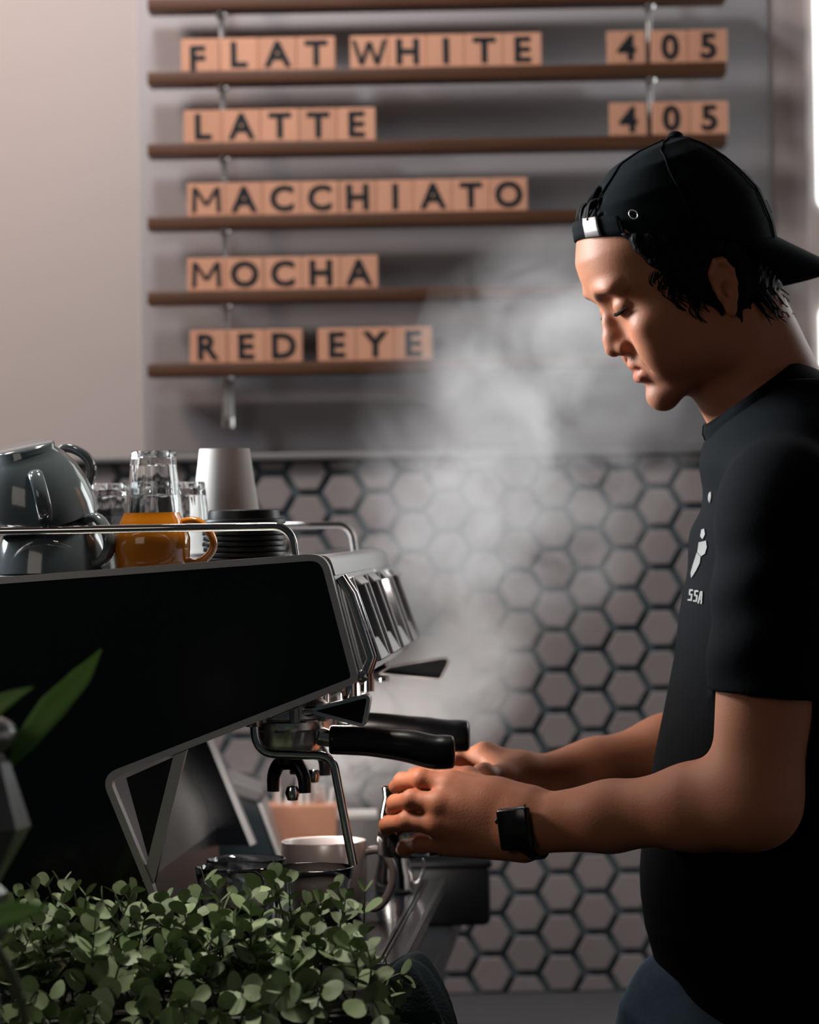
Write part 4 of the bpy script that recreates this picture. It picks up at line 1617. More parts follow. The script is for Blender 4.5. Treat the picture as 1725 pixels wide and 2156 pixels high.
# body joints (near side = his left)
SHN, ELN, WRN = A_(1645, 1075, 2.885), A_(1588, 1688, 2.885), A_(1108, 1737, 3.005)
SHF, ELF, WRF = A_(1640, 1085, 3.235), A_(1510, 1560, 3.315), A_(1092, 1660, 3.235)
NK0, NK1 = A_(1560, 700, YP), A_(1640, 880, YP + 0.01)
near_f = {
    'index': ([A_(955, 1653, 3.040), A_(888, 1640, 3.050), A_(848, 1645, 3.072), A_(832, 1657, 3.095)], [0.0105, 0.0092, 0.0082, 0.0068]),
    'middle': ([A_(930, 1692, 3.030), A_(868, 1684, 3.043), A_(834, 1692, 3.068), A_(826, 1706, 3.093)], [0.0108, 0.0096, 0.0085, 0.0070]),
    'ring': ([A_(925, 1736, 3.032), A_(856, 1730, 3.046), A_(818, 1737, 3.070), A_(812, 1748, 3.095)], [0.0105, 0.0092, 0.0082, 0.0068]),
    'pinky': ([A_(945, 1776, 3.043), A_(886, 1778, 3.055), A_(854, 1784, 3.075), A_(846, 1790, 3.092)], [0.0094, 0.0082, 0.0074, 0.0062]),
    'thumb': ([A_(1050, 1680, 3.022), A_(985, 1641, 3.062), A_(920, 1628, 3.085), A_(872, 1632, 3.097)], [0.0135, 0.0120, 0.0100, 0.0080]),
}
far_f = {
    'index': ([A_(1022, 1590, 3.255), A_(968, 1600, 3.262), A_(925, 1625, 3.240), A_(905, 1650, 3.215)], [0.0105, 0.0094, 0.0084, 0.0070]),
    'middle': ([A_(1020, 1612, 3.270), A_(958, 1625, 3.282), A_(915, 1655, 3.262), A_(898, 1678, 3.230)], [0.0106, 0.0095, 0.0085, 0.0070]),
    'ring': ([A_(1024, 1638, 3.276), A_(965, 1660, 3.288), A_(925, 1690, 3.268), A_(905, 1708, 3.235)], [0.0102, 0.0092, 0.0082, 0.0068]),
    'pinky': ([A_(1034, 1662, 3.270), A_(985, 1690, 3.280), A_(945, 1715, 3.262), A_(925, 1728, 3.235)], [0.0092, 0.0082, 0.0074, 0.0062]),
    'thumb': ([A_(1062, 1640, 3.215), A_(1020, 1632, 3.195), A_(965, 1648, 3.185), A_(925, 1668, 3.183)], [0.0130, 0.0118, 0.0098, 0.0080]),
}


def hand(p, fin, wr, r_up, r_lo, up):
    d = None
    up = np.array(up)
    for nm in ('index', 'middle', 'ring', 'pinky'):
        k = {'index': 0.55, 'middle': 0.2, 'ring': -0.2, 'pinky': -0.55}[nm]
        mc = s_cone(p, wr + up * k * 0.036, fin[nm][0][0], 0.0165, 0.0125)
        d = mc if d is None else smin(d, mc, 0.016)
    th = s_cone(p, wr + up * 0.014, fin['thumb'][0][0], 0.017, 0.0145)
    d = smin(d, th, 0.02)
    web = s_cone(p, fin['thumb'][0][0], fin['index'][0][0], 0.011, 0.008)
    d = smin(d, web, 0.016)
    fl = None
    for nm in fin:
        c = chain(p, fin[nm][0], fin[nm][1], 0.003)
        for j, rr in zip(fin[nm][0][1:3], fin[nm][1][1:3]):
            c = smin(c, s_sphere(p, j, rr * 1.06), 0.004)
        fl = c if fl is None else smin(fl, c, 0.0022)
    return smin(d, fl, 0.007)


def arm(p, sh, el, wr, s=1.0):
    d = chain(p, [sh, sh + (el - sh) * 0.45, el], [0.052 * s, 0.0475 * s, 0.0400 * s], 0.02)
    u = (wr - el)
    m1, m2 = el + u * 0.25, el + u * 0.62
    f = chain(p, [el, m1 + np.array([0, 0, 0.001]), m2, wr], [0.0385 * s, 0.0385 * s, 0.0305 * s, 0.0240 * s], 0.02)
    d = smin(d, f, 0.03)
    # wrist is taller than it is deep
    wz = np.array([0, 0, 0.0085])
    d = smin(d, s_cone(p, wr + wz, m2 + wz * 0.5, 0.018, 0.026), 0.01)
    d = smin(d, s_cone(p, wr - wz, m2 - wz * 0.5, 0.018, 0.026), 0.01)
    return d


TORSO = [  # z, front x, back x, half width
    (0.74, 0.235, 0.455, 0.155), (0.90, 0.232, 0.462, 0.160), (0.954, 0.2390, 0.462, 0.160), (0.996, 0.2255, 0.460, 0.159), (1.024, 0.2245, 0.460, 0.158), (1.076, 0.2275, 0.458, 0.157), (1.155, 0.2390, 0.462, 0.158), (1.212, 0.2520, 0.470, 0.162),
    (1.259, 0.2620, 0.482, 0.166), (1.329, 0.2725, 0.500, 0.172), (1.395, 0.2860, 0.512, 0.172), (1.425, 0.2910, 0.514, 0.168), (1.450, 0.2900, 0.512, 0.160), (1.470, 0.2950, 0.508, 0.145), (1.49, 0.3050, 0.500, 0.125), (1.51, 0.3220, 0.488, 0.10), (1.53, 0.338, 0.47, 0.075)]
TZs = np.array([t[0] for t in TORSO])


def torso_sdf(p, shrink=0.0):
    z = np.clip(p[..., 2], TZs[0], TZs[-1])
    fx, bx, hw_ = (np.interp(z, TZs, [t[i] for t in TORSO]) for i in (1, 2, 3))
    cx, ha = (fx + bx) / 2, (bx - fx) / 2
    dx, dy = p[..., 0] - cx, p[..., 1] - YP
    rr = np.sqrt(dx * dx + dy * dy) + 1e-9
    n = 2.3
    phi = (np.abs(dx / ha) ** n + np.abs(dy / hw_) ** n) ** (1 / n) + 1e-9
    d = rr * (1 - 1 / phi)
    d = np.maximum(d, -0.06)
    d = smax(d, np.maximum(p[..., 2] - 1.53, TZs[0] - p[..., 2]), 0.012)
    return d + shrink


def neck_sdf(p):
    d = s_cone(p, NK0, NK1, 0.0545, 0.058)
    d = smin(d, s_cone(p, hl(0.004, 0, -0.075), A_(1622, 905, YP), 0.036, 0.045), 0.03)
    # sternomastoid
    for s in (-1, 1):
        d = smin(d, s_cone(p, hl(-0.025, 0.052 * s, -0.035), A_(1580, 905, YP - 0.02 * s), 0.013, 0.011), 0.014)
    return d


def body_sdf(p):
    out = np.full(len(p), 1.0)
    lo, hi = p.min(0) - 0.06, p.max(0) + 0.06
    q = to_head(p)
    near_head = (np.abs(q).max(-1).min() < 0.22)
    out = torso_sdf(p, 0.008)
    out = smin(out, neck_sdf(p), 0.02)
    if near_head:
        out = smin(out, head_sdf(q), 0.018)
    an = arm(p, SHN, ELN, WRN)
    hn = hand(p, near_f, WRN, 0, 0, (0.15, 0, 1)) if len(p) < 400 * 0 or (lo[0] < 0.2) else None
    if hn is not None:
        an = smin(an, hn, 0.014)
    af = arm(p, SHF, ELF, WRF, 0.96)
    if lo[0] < 0.2:
        af = smin(af, hand(p, far_f, WRF, 0, 0, (0.25, 0.15, 1)), 0.014)
    out = smin(out, an, 0.02)
    out = smin(out, af, 0.02)
    return out


PS = thing('person', 'barista in black polo shirt and backwards black cap, leaning over a steel jug', 'person', (0.36, YP, 0.0))
PO = Vector(PS.location)
V, Q = surface_nets(body_sdf, (-0.045, 2.80, 1.02), (0.56, 3.36, 1.72), 0.0021)
skin = np_mesh('body', V, Q, M['skin'], PS, np.array(PO))
# own colouring of the skin: lips, brows, stubble, flush
q = to_head(V)
col = np.ones((len(V), 3))


def gss(c, r, sym=True):
    x = q.copy()
    if sym:
        x[:, 1] = np.abs(x[:, 1])
    return np.exp(-(((x - np.array(c)) / np.array(r)) ** 2).sum(-1))


qs = q.copy()
qs[:, 1] = np.abs(qs[:, 1])
lips = np.minimum(1, np.exp(-np.clip(chain(qs, [(0.0895, 0, -0.0455), (0.083, 0.0165, -0.0475), (0.077, 0.0225, -0.049)], [0.004, 0.003, 0.001], 0), 0, 1) / 0.0016)
                  + np.exp(-np.clip(chain(qs, [(0.0885, 0, -0.0565), (0.083, 0.0155, -0.0535), (0.077, 0.0215, -0.050)], [0.005, 0.003, 0.001], 0), 0, 1) / 0.0016))
lips = lips * (q[:, 0] > 0.06)
col *= 1 - lips[:, None] * np.array([0.10, 0.36, 0.34])
brow = np.exp(-np.clip(chain(qs, [(0.106, 0.012, 0.0265), (0.103, 0.026, 0.0310), (0.093, 0.041, 0.0305), (0.079, 0.054, 0.0265)], [0.0036, 0.0036, 0.0028, 0.0008], 0), 0, 1) / 0.0020) * (q[:, 0] > 0.05)
nz = np.array([0.75 + 0.5 * noise.noise(Vector((float(x[0]) * 900, float(x[1]) * 900, float(x[2]) * 350))) if bw > 0.02 else 0 for x, bw in zip(q, brow)])
col *= 1 - np.clip(brow * nz, 0, 1)[:, None] * np.array([0.80, 0.82, 0.82])
stub = np.exp(-((q[:, 2] + 0.075) / 0.028) ** 2) * np.clip((q[:, 0] + 0.005) / 0.03, 0, 1) + 0.6 * gss((0.090, 0.012, -0.0385), (0.012, 0.014, 0.004))
stub = np.clip(stub, 0, 1) * (q[:, 2] < -0.02) * (1 - lips)
col *= 1 - stub[:, None] * np.array([0.20, 0.18, 0.15])
col *= 1 - (gss((0.075, 0.045, -0.012), (0.03, 0.02, 0.018)) * 0.7 + gss((0.1, 0.0, -0.02), (0.02, 0.02, 0.014), False) * 0.8 + gss((-0.01, 0.078, 0.005), (0.03, 0.02, 0.035)))[:, None].clip(0, 1) * np.array([0.0, 0.14, 0.14])
line = np.exp(-np.clip(chain(qs, [(0.0935, 0, -0.0500), (0.0870, 0.012, -0.0500), (0.0770, 0.0245, -0.0492)], [0.0004, 0.0004, 0.0004], 0), 0, 1) / 0.0012) * (q[:, 0] > 0.06)
col *= 1 - 0.55 * line[:, None]  # painted shade in the crease between the lips
# knuckle flush
for fin in (near_f, far_f):
    for nm in fin:
        for j in fin[nm][0][:3]:
            col *= 1 - np.exp(-(((V - j) / 0.011) ** 2).sum(-1))[:, None] * np.array([0.0, 0.13, 0.13])
ca = skin.data.color_attributes.new('tint', 'FLOAT_COLOR', 'POINT')
ca.data.foreach_set('color', np.concatenate([col, np.ones((len(col), 1))], 1).astype(np.float32).ravel())


def hv(a, s, b):
    return Vector(hl(a, s, b)) - PO


# eyelashes and lid line
for s in (1, -1):
    tube('eyelashes', [hv(0.0925, 0.0190 * s, 0.0100), hv(0.0950, 0.0260 * s, 0.0084), hv(0.0950, 0.0335 * s, 0.0082), hv(0.0915, 0.0420 * s, 0.0092), hv(0.0865, 0.0490 * s, 0.0112)],
         [0.0005, 0.0014, 0.0019, 0.0018, 0.0006], M['cap'], PS, 8)
# fingernails of the near hand
# hair: shell over the skull with curls
def hair_sdf(p):
    q = to_head(p)
    a, s, b = q[..., 0], np.abs(q[..., 1]), q[..., 2]
    n1 = np.sin(a * 420 + 3 * np.sin(b * 160)) * np.sin(b * 300 + s * 200) * 0.0016 + np.sin(a * 900 + b * 700) * 0.0006
    d = skull(q) - 0.0062 - n1
    ah = np.interp(b, [-0.06, -0.028, -0.0155, 0.0, 0.025, 0.05, 0.08, 0.1], [0.004, 0.006, 0.010, 0.026, 0.046, 0.059, 0.073, 0.086]) + np.sin(b * 330) * 0.0010 + np.sin(b * 130 + 1) * 0.0015
    low = np.interp(a, [-0.09, -0.06, -0.03, -0.012, -0.004, 0.004], [-0.056, -0.058, -0.050, -0.040, -0.012, -0.030]) + np.sin(a * 500) * 0.002
    d = smax(d, a - ah, 0.004)
    d = smax(d, low - b, 0.004)
    be = 0.0560 + 0.0365 * np.clip((a - 0.006) / 0.092, -1, 1)
    d = np.where((a > 0.055) & (s < 0.048) & (b > 0.088), np.maximum(d, b - 0.135), smax(d, b - be, 0.003))
        # clear of the ear
    d = smax(d, -s_ell(np.stack([a, s, b], -1), (-0.010, 0.078, 0.004), (0.020, 0.012, 0.029)), 0.004)
    return d


def hbox(m=0.13):
    return HO - m - 0.0, HO + m + 0.02


lo_, hi_ = hbox(0.15)
V, Q = surface_nets(hair_sdf, lo_, hi_, 0.0024)
hairo = np_mesh('hair', V, Q, M['hair'], PS, np.array(PO))
rg = random.Random(5)
cb = bmesh.new()


def strand(pts, r):
    P = catmull([hv(*p) for p in pts], 5)
    n = len(P)
    add_tube(cb, P, [r * (1 - 0.75 * i / (n - 1)) + 0.0002 for i in range(n)], 5)


for k in range(24):     # wisps from under the cap's edge
    b0 = rg.uniform(0.050, 0.074)
    a0 = float(np.interp(b0, [0.05, 0.08], [0.057, 0.071]))
    sw = float(np.interp(b0, [0.05, 0.08], [0.0545, 0.0475]))
    d_ = rg.uniform(0.003, 0.008)
    strand([(a0 - 0.010, sw + 0.004, b0 + 0.008), (a0 - 0.001, sw + 0.003, b0), (a0 + d_ * 0.7, sw - 0.001, b0 - d_ * 1.4), (a0 + d_ * 0.3, sw + 0.0005, b0 - d_ * 2.2)], rg.uniform(0.0008, 0.0014))
for k in range(70):     # curls over the temple and sideburn
    b0 = rg.uniform(0.000, 0.054)
    a0 = float(np.interp(b0, [0.0, 0.025, 0.05, 0.08], [0.022, 0.042, 0.054, 0.062])) - rg.uniform(0, 0.014)
    w0 = float(np.interp(b0, [0.0, 0.03, 0.06, 0.085], [0.0665, 0.068, 0.066, 0.062]))
    sw = w0 * (1 - max(0, a0 - 0.01) ** 2 * 55)
    da, db = rg.uniform(0.004, 0.014), -rg.uniform(0.004, 0.018)
    strand([(a0 - 0.008, sw + 0.004, b0 + 0.006), (a0 + da * 0.4, sw + 0.0062, b0 + db * 0.3), (a0 + da, sw + 0.004, b0 + db), (a0 + da * 0.6, sw + 0.002, b0 + db * 1.6)], rg.uniform(0.0009, 0.0015))
rg = random.Random(12)
for k in range(110):     # ends at the nape
    s0 = rg.uniform(-0.062, 0.066)
    b0 = rg.uniform(-0.044, -0.016)
    a0 = -0.072 * math.sqrt(max(0.05, 1 - (s0 / 0.074) ** 2)) + 0.002
    strand([(a0 + 0.004, s0, b0 + 0.02), (a0 - 0.004, s0 * 1.03, b0), (a0 - rg.uniform(0.004, 0.012), s0 * 1.03, b0 - rg.uniform(0.004, 0.014))], rg.uniform(0.0006, 0.0013))
for k in range(26):     # tuft in the opening over the strap
    s0 = rg.uniform(-0.03, 0.03)
    strand([(0.070, s0, 0.119), (0.084, s0 * 1.1, 0.115 + rg.uniform(-0.003, 0.005)), (0.093, s0 * 1.2, 0.104)], 0.0022)
bmo('hair_strands', cb, M['hair'], PS, True)['kind'] = 'stuff'

# cap, worn backwards
CFR = [(0.0, 0.098), (0.088, 0.0985), (0.1, 0.0965), (0.112, 0.0915), (0.124, 0.079), (0.1455, 0.046), (0.152, 0.02), (0.156, -0.018)]
CBK = [(0.0, -0.087), (0.0165, -0.0875), (0.045, -0.0915), (0.08, -0.0885), (0.10, -0.079), (0.122, -0.066), (0.14, -0.050), (0.151, -0.036), (0.156, -0.022)]
CWD = [(0.0, 0.081), (0.05, 0.0835), (0.08, 0.0810), (0.11, 0.0725), (0.135, 0.055), (0.15, 0.031), (0.156, 0.002)]


def ci(b, tab):
    return float(np.interp(b, [t[0] for t in tab], [t[1] for t in tab]))


def cap_pt(th, t):
    ct_ = math.cos(th)
    be = 0.0525 + 0.0365 * ct_
    tt = 1 - (1 - t) ** 1.7
    b = be + (0.1555 - be) * tt
    fr, bk, wd = ci(b, CFR), ci(b, CBK), ci(b, CWD)
    c = 0.006 + ((fr + bk) / 2 - 0.006) * max(0, (b - 0.09) / 0.0655) ** 1.0 if b > 0.09 else 0.006
    ha = (fr - c) if ct_ > 0 else (c - bk)
    return c + ha * ct_, wd * math.sin(th), b


def cap_grid(th0, th1, t0, t1, nth, nt, off=0.0, skip=None):
    vs, fs = [], []
    for j in range(nt + 1):
        for i in range(nth + 1):
            th = th0 + (th1 - th0) * i / nth
            a, s, b = cap_pt(th, t0 + (t1 - t0) * j / nt)
            r = math.hypot(a - 0.006, s) + 1e-6
            vs.append(hv(a + (a - 0.006) / r * off, s + s / r * off, b + off * 0.4))
    for j in range(nt):
        for i in range(nth):
            k = j * (nth + 1) + i
            if skip:
                th = th0 + (th1 - th0) * (i + 0.5) / nth
                if skip(*cap_pt(th, t0 + (t1 - t0) * (j + 0.5) / nt), th):
                    continue
            fs.append((k, k + 1, k + nth + 2, k + nth + 1))
    return vs, fs


def opening(a, s, b, th):
    if a < 0.03:
        return False
    return (s / 0.043) ** 2 + ((b - 0.1005) / 0.034) ** 2 < 1 and b > 0.092


vs, fs = cap_grid(-PI, PI, 0, 1, 128, 56, 0, opening)
capo = mk('cap', vs, fs, M['cap'], PS)
bm = bmesh.new()
bm.from_mesh(capo.data)
bmesh.ops.remove_doubles(bm, verts=bm.verts, dist=1e-4)
bmesh.ops.recalc_face_normals(bm, faces=bm.faces)
bm.to_mesh(capo.data)
bm.free()
sm = capo.modifiers.new('solid', 'SOLIDIFY')
sm.thickness = 0.0022
# panel seams
cb = bmesh.new()
for k in range(6):
    th = PI / 6 + k * PI / 3 + (0.0 if k not in (0, 5) else 0)
    P = []
    for j in range(25):
        a, s, b = cap_pt(th, 0.02 + 0.97 * j / 24)
        P.append(hv(a * 1.012, s * 1.012, b + 0.0006))
    add_tube(cb, P, 0.0009, 6)
bmo('cap_seam', cb, M['cap'], capo, True)
capo.children[-1].location = (0, 0, 0)
lathe('cap_button', [(0, 0.0055), (0.004, 0.005), (0.0072, 0.0028), (0.0082, 0.0), (0, -0.001)], M['cap'], capo, 20,
      Matrix.Translation(hv(-0.026, 0, 0.1555)) @ Vector(UP * 0.9 - FW * 0.25).to_track_quat('Z', 'Y').to_matrix().to_4x4())
# strap and buckle
vs, fs = cap_grid(-0.86, 0.86, 0.0, 0.16, 40, 3, 0.0026)
st = mk('cap_strap', vs, fs, M['cap'], capo)
m_ = st.modifiers.new('solid', 'SOLIDIFY')
m_.thickness = 0.002
m_.offset = 1
vs, fs = cap_grid(0.36, 0.60, 0.0, 0.165, 8, 3, 0.0050)
st = mk('buckle', vs, fs, M['buckle'], capo)
m_ = st.modifiers.new('solid', 'SOLIDIFY')
m_.thickness = 0.0018
m_.offset = 1
pth = []
for k in range(17):
    a = 2 * PI * k / 16
    x = cap_pt(1.02 + 0.045 * math.cos(a), 0.17 + 0.035 * math.sin(a))
    pth.append(hv(x[0] * 1.02, x[1] * 1.02, x[2]))
tube('eyelet', pth, 0.0007, M['buckle'], capo, 6)
# brim at the back
vs, fs = [], []
NB, NL_ = 28, 12
for j in range(NL_ + 1):
    for i in range(NB + 1):
        x = (i / NB * 2 - 1)
        q_ = j / NL_
        th = PI + x * 1.02
        a, s, b = cap_pt(th, 0.03)
        ext = 0.068 * q_ * (1 - 0.62 * abs(x) ** 2.6)
        arch = 0.040 * (x * x) * (0.35 + 0.65 * q_)
        vs.append(hv(a + 0.003 - ext * 0.80, s * (1 - 0.04 * q_), b + 0.006 - ext * 0.74 - arch))
for j in range(NL_):
    for i in range(NB):
        k = j * (NB + 1) + i
        fs.append((k, k + 1, k + NB + 2, k + NB + 1))
br = mk('cap_brim', vs, fs, M['cap'], capo)
m_ = br.modifiers.new('solid', 'SOLIDIFY')
m_.thickness = 0.003
for nm, th, t in (('cap_emblem', PI * 0.93, 0.40), ('cap_emblem', PI * 0.95, 0.2)):
    a, s, b = cap_pt(th, t)
    vs, fs = cap_grid(th - 0.045, th + 0.05, t - 0.035, t + 0.035, 5, 5, 0.0012)
    mk(nm, vs, fs, M['white'], capo)


# polo shirt
def shirt_sdf(p):
    d = torso_sdf(p, -0.002)
    z, x, y = p[..., 2], p[..., 0], p[..., 1]
    fold = np.sin((x * 0.9 + z * 0.35) * 95 + 2.2 * np.sin(z * 14)) * np.exp(-((z - 1.41) / 0.07) ** 2) * 0.0042 + np.sin((z * 0.8 - x * 0.9) * 60 + 1.5 * np.sin(x * 30)) * np.exp(-((z - 1.02) / 0.10) ** 2) * 0.0022
    d = d - fold
    for sh, el, cut in ((SHN, ELN, 0.635), (SHF, ELF, 0.62)):
        end = sh + (el - sh) * cut
        ax = (el - sh) / np.linalg.norm(el - sh)
        nk = A_(1640, 930, YP) + (sh - A_(1640, 930, YP)) * np.array([0, 0.35, 0.2])
        sl = smin(s_cone(p, sh, end, 0.060, 0.0545), s_cone(p, sh + np.array([0.012, 0, 0.004]), nk, 0.056, 0.050), 0.03)
        t = (p - sh) @ ax
        sl = sl - np.sin(t * 60 + (x - z) * 45) * 0.0017 * np.clip(t / 0.05, 0, 1)
        sl = smax(sl, (p - end) @ ax, 0.003)
        inner = s_cone(p, sh, el, 0.0500, 0.0475)
        inner = np.maximum(inner, -((p - end) @ ax + 0.02))
        d = smin(d, sl, 0.022)
        d = np.maximum(d, -inner)
    # hem
    hem = (0.905 - z) + (x - 0.24) * -0.34
    d = smax(d, hem, 0.004)
    # neck opening
    c0, c1 = A_(1596, 800, YP), A_(1640, 905, YP)
    d = smax(d, -s_cone(p, c0, c1, 0.060, 0.058), 0.006)
    return d


V, Q = surface_nets(shirt_sdf, (0.19, 2.80, 0.78), (0.60, 3.34, 1.60), 0.0032)
shirt = np_mesh('polo_shirt', V, Q, M['shirt'], PS, np.array(PO))

# collar: a band round the neck folded over
rings = [(0.0, 0.0), (0.5, 0.0), (1.0, 0.0)]
NCOL = 56
cback, cfront = A_(1680, 762, YP), A_(1490, 900, YP)
ccen = (cback + cfront) / 2
cax = cfront - cback
Lc = np.linalg.norm(cax) / 2
cd_ = cax / np.linalg.norm(cax)
cnorm = np.cross(cd_, np.array([0, 1.0, 0]))
if cnorm[2] < 0:
    cnorm = -cnorm
vs, fs = [], []
prof = [(-0.006, -0.030), (-0.003, -0.012), (-0.0005, 0.0005), (0.0025, 0.004), (0.006, 0.0005), (0.011, -0.016), (0.018, -0.036), (0.022, -0.047)]
for i in range(NCOL + 1):
    th = -PI + 0.10 + (2 * PI - 0.20) * i / NCOL          # 0 at the back, +-pi at the throat
    f = (abs(th) / PI)
    bx_ = -math.cos(th)
    ry = 0.064 * math.sin(th)
    for (o_, hgt) in prof:
        flap = 1.0 + (0.42 * f ** 3 if hgt < -0.01 and o_ > 0 else 0)
        r1 = 1 + o_ / 0.062
        base_ = ccen + cd_ * (Lc * bx_ * (1 + o_ / Lc)) + np.array([0, 1.0, 0]) * ry * r1
        pnt = base_ + cnorm * hgt * flap + np.array([0, 0, -1.0]) * (0.004 * f if o_ > 0.005 else 0)
        vs.append(Vector(pnt) - PO)
n_ = len(prof)
for i in range(NCOL):
    for k in range(n_ - 1):
        a = i * n_ + k
        fs.append((a, a + 1, a + n_ + 1, a + n_))
co = mk('collar', vs, fs, M['shirt'], shirt)
m_ = co.modifiers.new('solid', 'SOLIDIFY')
m_.thickness = 0.0022


def on_shirt(px, py):
    """march a pixel's ray to the shirt's surface; returns the point and its normal"""
    d = np.array(ray(px, py))
    d /= np.linalg.norm(d)
    t = 2.6
    for _ in range(200):
        p = np.array(CAM_P) + d * t
        v = float(shirt_sdf(p[None, :])[0])
        if v < 0.0003:
            break
        t += max(0.0004, v * 0.7)
        if t > 3.6:
            return None, None
    e = 0.002
    g = np.array([float(shirt_sdf((p + np.eye(3)[i] * e)[None, :])[0] - shirt_sdf((p - np.eye(3)[i] * e)[None, :])[0]) for i in range(3)])
    g /= np.linalg.norm(g)
    return p, g


# embroidered emblem and letters on the chest, laid on the cloth
def patch(name, polys, m, parent, tx):
    bm = bmesh.new()
    for poly in polys:
        vv = []
        for (x, y) in poly:
            p, g = tx(x, y)
            vv.append((p, g))
        top = [bm.verts.new(Vector(p + g * 0.0012) - PO) for p, g in vv]
        bot = [bm.verts.new(Vector(p - g * 0.001) - PO) for p, g in vv]
        bm.faces.new(top)
        bm.faces.new(bot[::-1])
        for i in range(len(vv)):
            j = (i + 1) % len(vv)
            bm.faces.new((top[i], bot[i], bot[j], top[j]))
    return bmo(name, bm, m, parent, False)


p0_, g0_ = on_shirt(1477, 1170)
if p0_ is not None:
    tx = np.cross(np.array([0, 0, 1.0]), g0_)
    tx /= np.linalg.norm(tx)
    if tx[0] < 0:
        tx = -tx
    ty = np.cross(g0_, tx)
    if ty[2] < 0:
        ty = -ty
    kx = 1 / (2170 * max(0.25, abs(tx[0])))

    def chest(px, py):
        return at(px, py, float(p0_[1]))

    def tx_(px, py):
        p, g = on_shirt(px, py)
        if p is None:
            p, g = p0_, g0_
        return p, g
    emb = [[(1479, 1116), (1485, 1114), (1487, 1126), (1482, 1136), (1477, 1130)],
           [(1474, 1142), (1489, 1139), (1491, 1152), (1487, 1166), (1479, 1171), (1471, 1162)],
           [(1470, 1163), (1478, 1172), (1476, 1186), (1468, 1202), (1458, 1218), (1457, 1206), (1462, 1188)]]
    patch('chest_emblem', emb, M['white'], shirt, tx_)
    S1 = lambda x, y: [[(x + 9, y), (x + 9.5, y + 4), (x + 4, y + 4), (x + 3.4, y + 9), (x, y + 9), (x + 1, y)],
                       [(x + 0.5, y + 9), (x + 8, y + 10), (x + 8, y + 13), (x, y + 12.5)],
                       [(x + 5, y + 12), (x + 8.2, y + 12), (x + 6.5, y + 25), (x - 2.5, y + 24), (x - 2, y + 20.5), (x + 3.6, y + 21)]]
    Aa = lambda x, y: [[(x + 4, y), (x + 7, y), (x + 1.5, y + 26), (x - 2, y + 26)], [(x + 6, y), (x + 9, y), (x + 7.5, y + 27), (x + 4.5, y + 27)], [(x + 2, y + 15), (x + 7, y + 15.5), (x + 7, y + 18.5), (x + 1.5, y + 18)]]
    patch('chest_letters', S1(1453, 1241) + S1(1464, 1243) + Aa(1473, 1245), M['white'], shirt, tx_)
    p, g = on_shirt(1497, 1047)
    if p is not None:
        lathe('button', [(0, 0.002), (0.004, 0.002), (0.0055, 0.001), (0.0055, -0.001), (0, -0.001)], M['white'], shirt, 16, Matrix.Translation(Vector(p) - PO) @ Vector(g).to_track_quat('Z', 'Y').to_matrix().to_4x4())


# jeans and shoes
def jeans_sdf(p):
    z = p[..., 2]
    pel = s_ell(p, (0.340, YP, 0.86), (0.150, 0.168, 0.16))
    d = smax(pel, z - 0.965, 0.01)
    for s in (-1, 1):
        hip = np.array([0.35, YP + 0.09 * s, 0.83])
        kn = np.array([0.335, YP + 0.10 * s, 0.48])
        an = np.array([0.395, YP + 0.105 * s, 0.085])
        leg = smin(s_cone(p, hip, kn, 0.098, 0.068), s_cone(p, kn, an, 0.066, 0.056), 0.03)
        leg = leg - np.sin(z * 90 + p[..., 0] * 40) * 0.002 * np.exp(-((z - 0.15) / 0.12) ** 2)
        leg = smax(leg, 0.05 - z, 0.004)
        d = smin(d, leg, 0.03)
    # front pocket fold
    d = d - 0.003 * np.exp(-((z - 0.90 + (p[..., 0] - 0.24) * 0.5) / 0.006) ** 2)
    return d


V, Q = surface_nets(jeans_sdf, (0.16, 2.80, 0.02), (0.56, 3.32, 1.0), 0.006)
np_mesh('jeans', V, Q, M['jeans'], PS, np.array(PO))
for s in (-1, 1):
    def shoe_sdf(p, s=s):
        y0 = YP + 0.105 * s
        d = chain(p, [np.array([0.43, y0, 0.045]), np.array([0.33, y0, 0.042]), np.array([0.215, y0 + 0.01 * s, 0.034])], [0.042, 0.043, 0.034], 0.03)
        d = smin(d, s_cone(p, (0.41, y0, 0.06), (0.40, y0, 0.10), 0.04, 0.043), 0.03)
        return smax(d, 0.0005 - p[..., 2], 0.006)
    V, Q = surface_nets(shoe_sdf, (0.16, YP + 0.105 * s - 0.07, -0.01), (0.50, YP + 0.105 * s + 0.07, 0.16), 0.005)
    np_mesh('shoe', V, Q, M['shoe'], PS, np.array(PO))

# smartwatch on the near wrist
wdir = (ELN - WRN) / np.linalg.norm(ELN - WRN)
wc = WRN + wdir * 0.004
WX = wdir
WYv = np.cross(np.array([0, 0, 1.0]), WX)
WYv /= np.linalg.norm(WYv)
if WYv[1] > 0:
    WYv = -WYv
WZ = np.cross(WX, WYv)
if WZ[2] < 0:
    WZ = -WZ
Mw = Matrix((WX, WYv, WZ)).transposed().to_4x4()
Mw.translation = Vector(wc)
wt = thing('smartwatch', 'black square smartwatch with rubber strap on the near wrist', 'watch', Vector(wc))
Mw0 = Mw.copy()
Mw0.translation = (0, 0, 0)
vs, fs = [], []
NS = 40
for i in range(NS):
    a = 2 * PI * i / NS
    for xw, ro in ((-0.0115, 0.0), (-0.010, 0.0022), (0.010, 0.0022), (0.0115, 0.0)):
        vs.append(Mw0 @ Vector((xw, (0.0262 + ro) * math.cos(a), (0.0325 + ro) * math.sin(a))))
for i in range(NS):
    for k in range(3):
        a, b = i * 4 + k, ((i + 1) % NS) * 4 + k
        fs.append((a, a + 1, b + 1, b))
sb = mk('strap', vs, fs, M['blackplastic'], wt)
bm = bmesh.new()
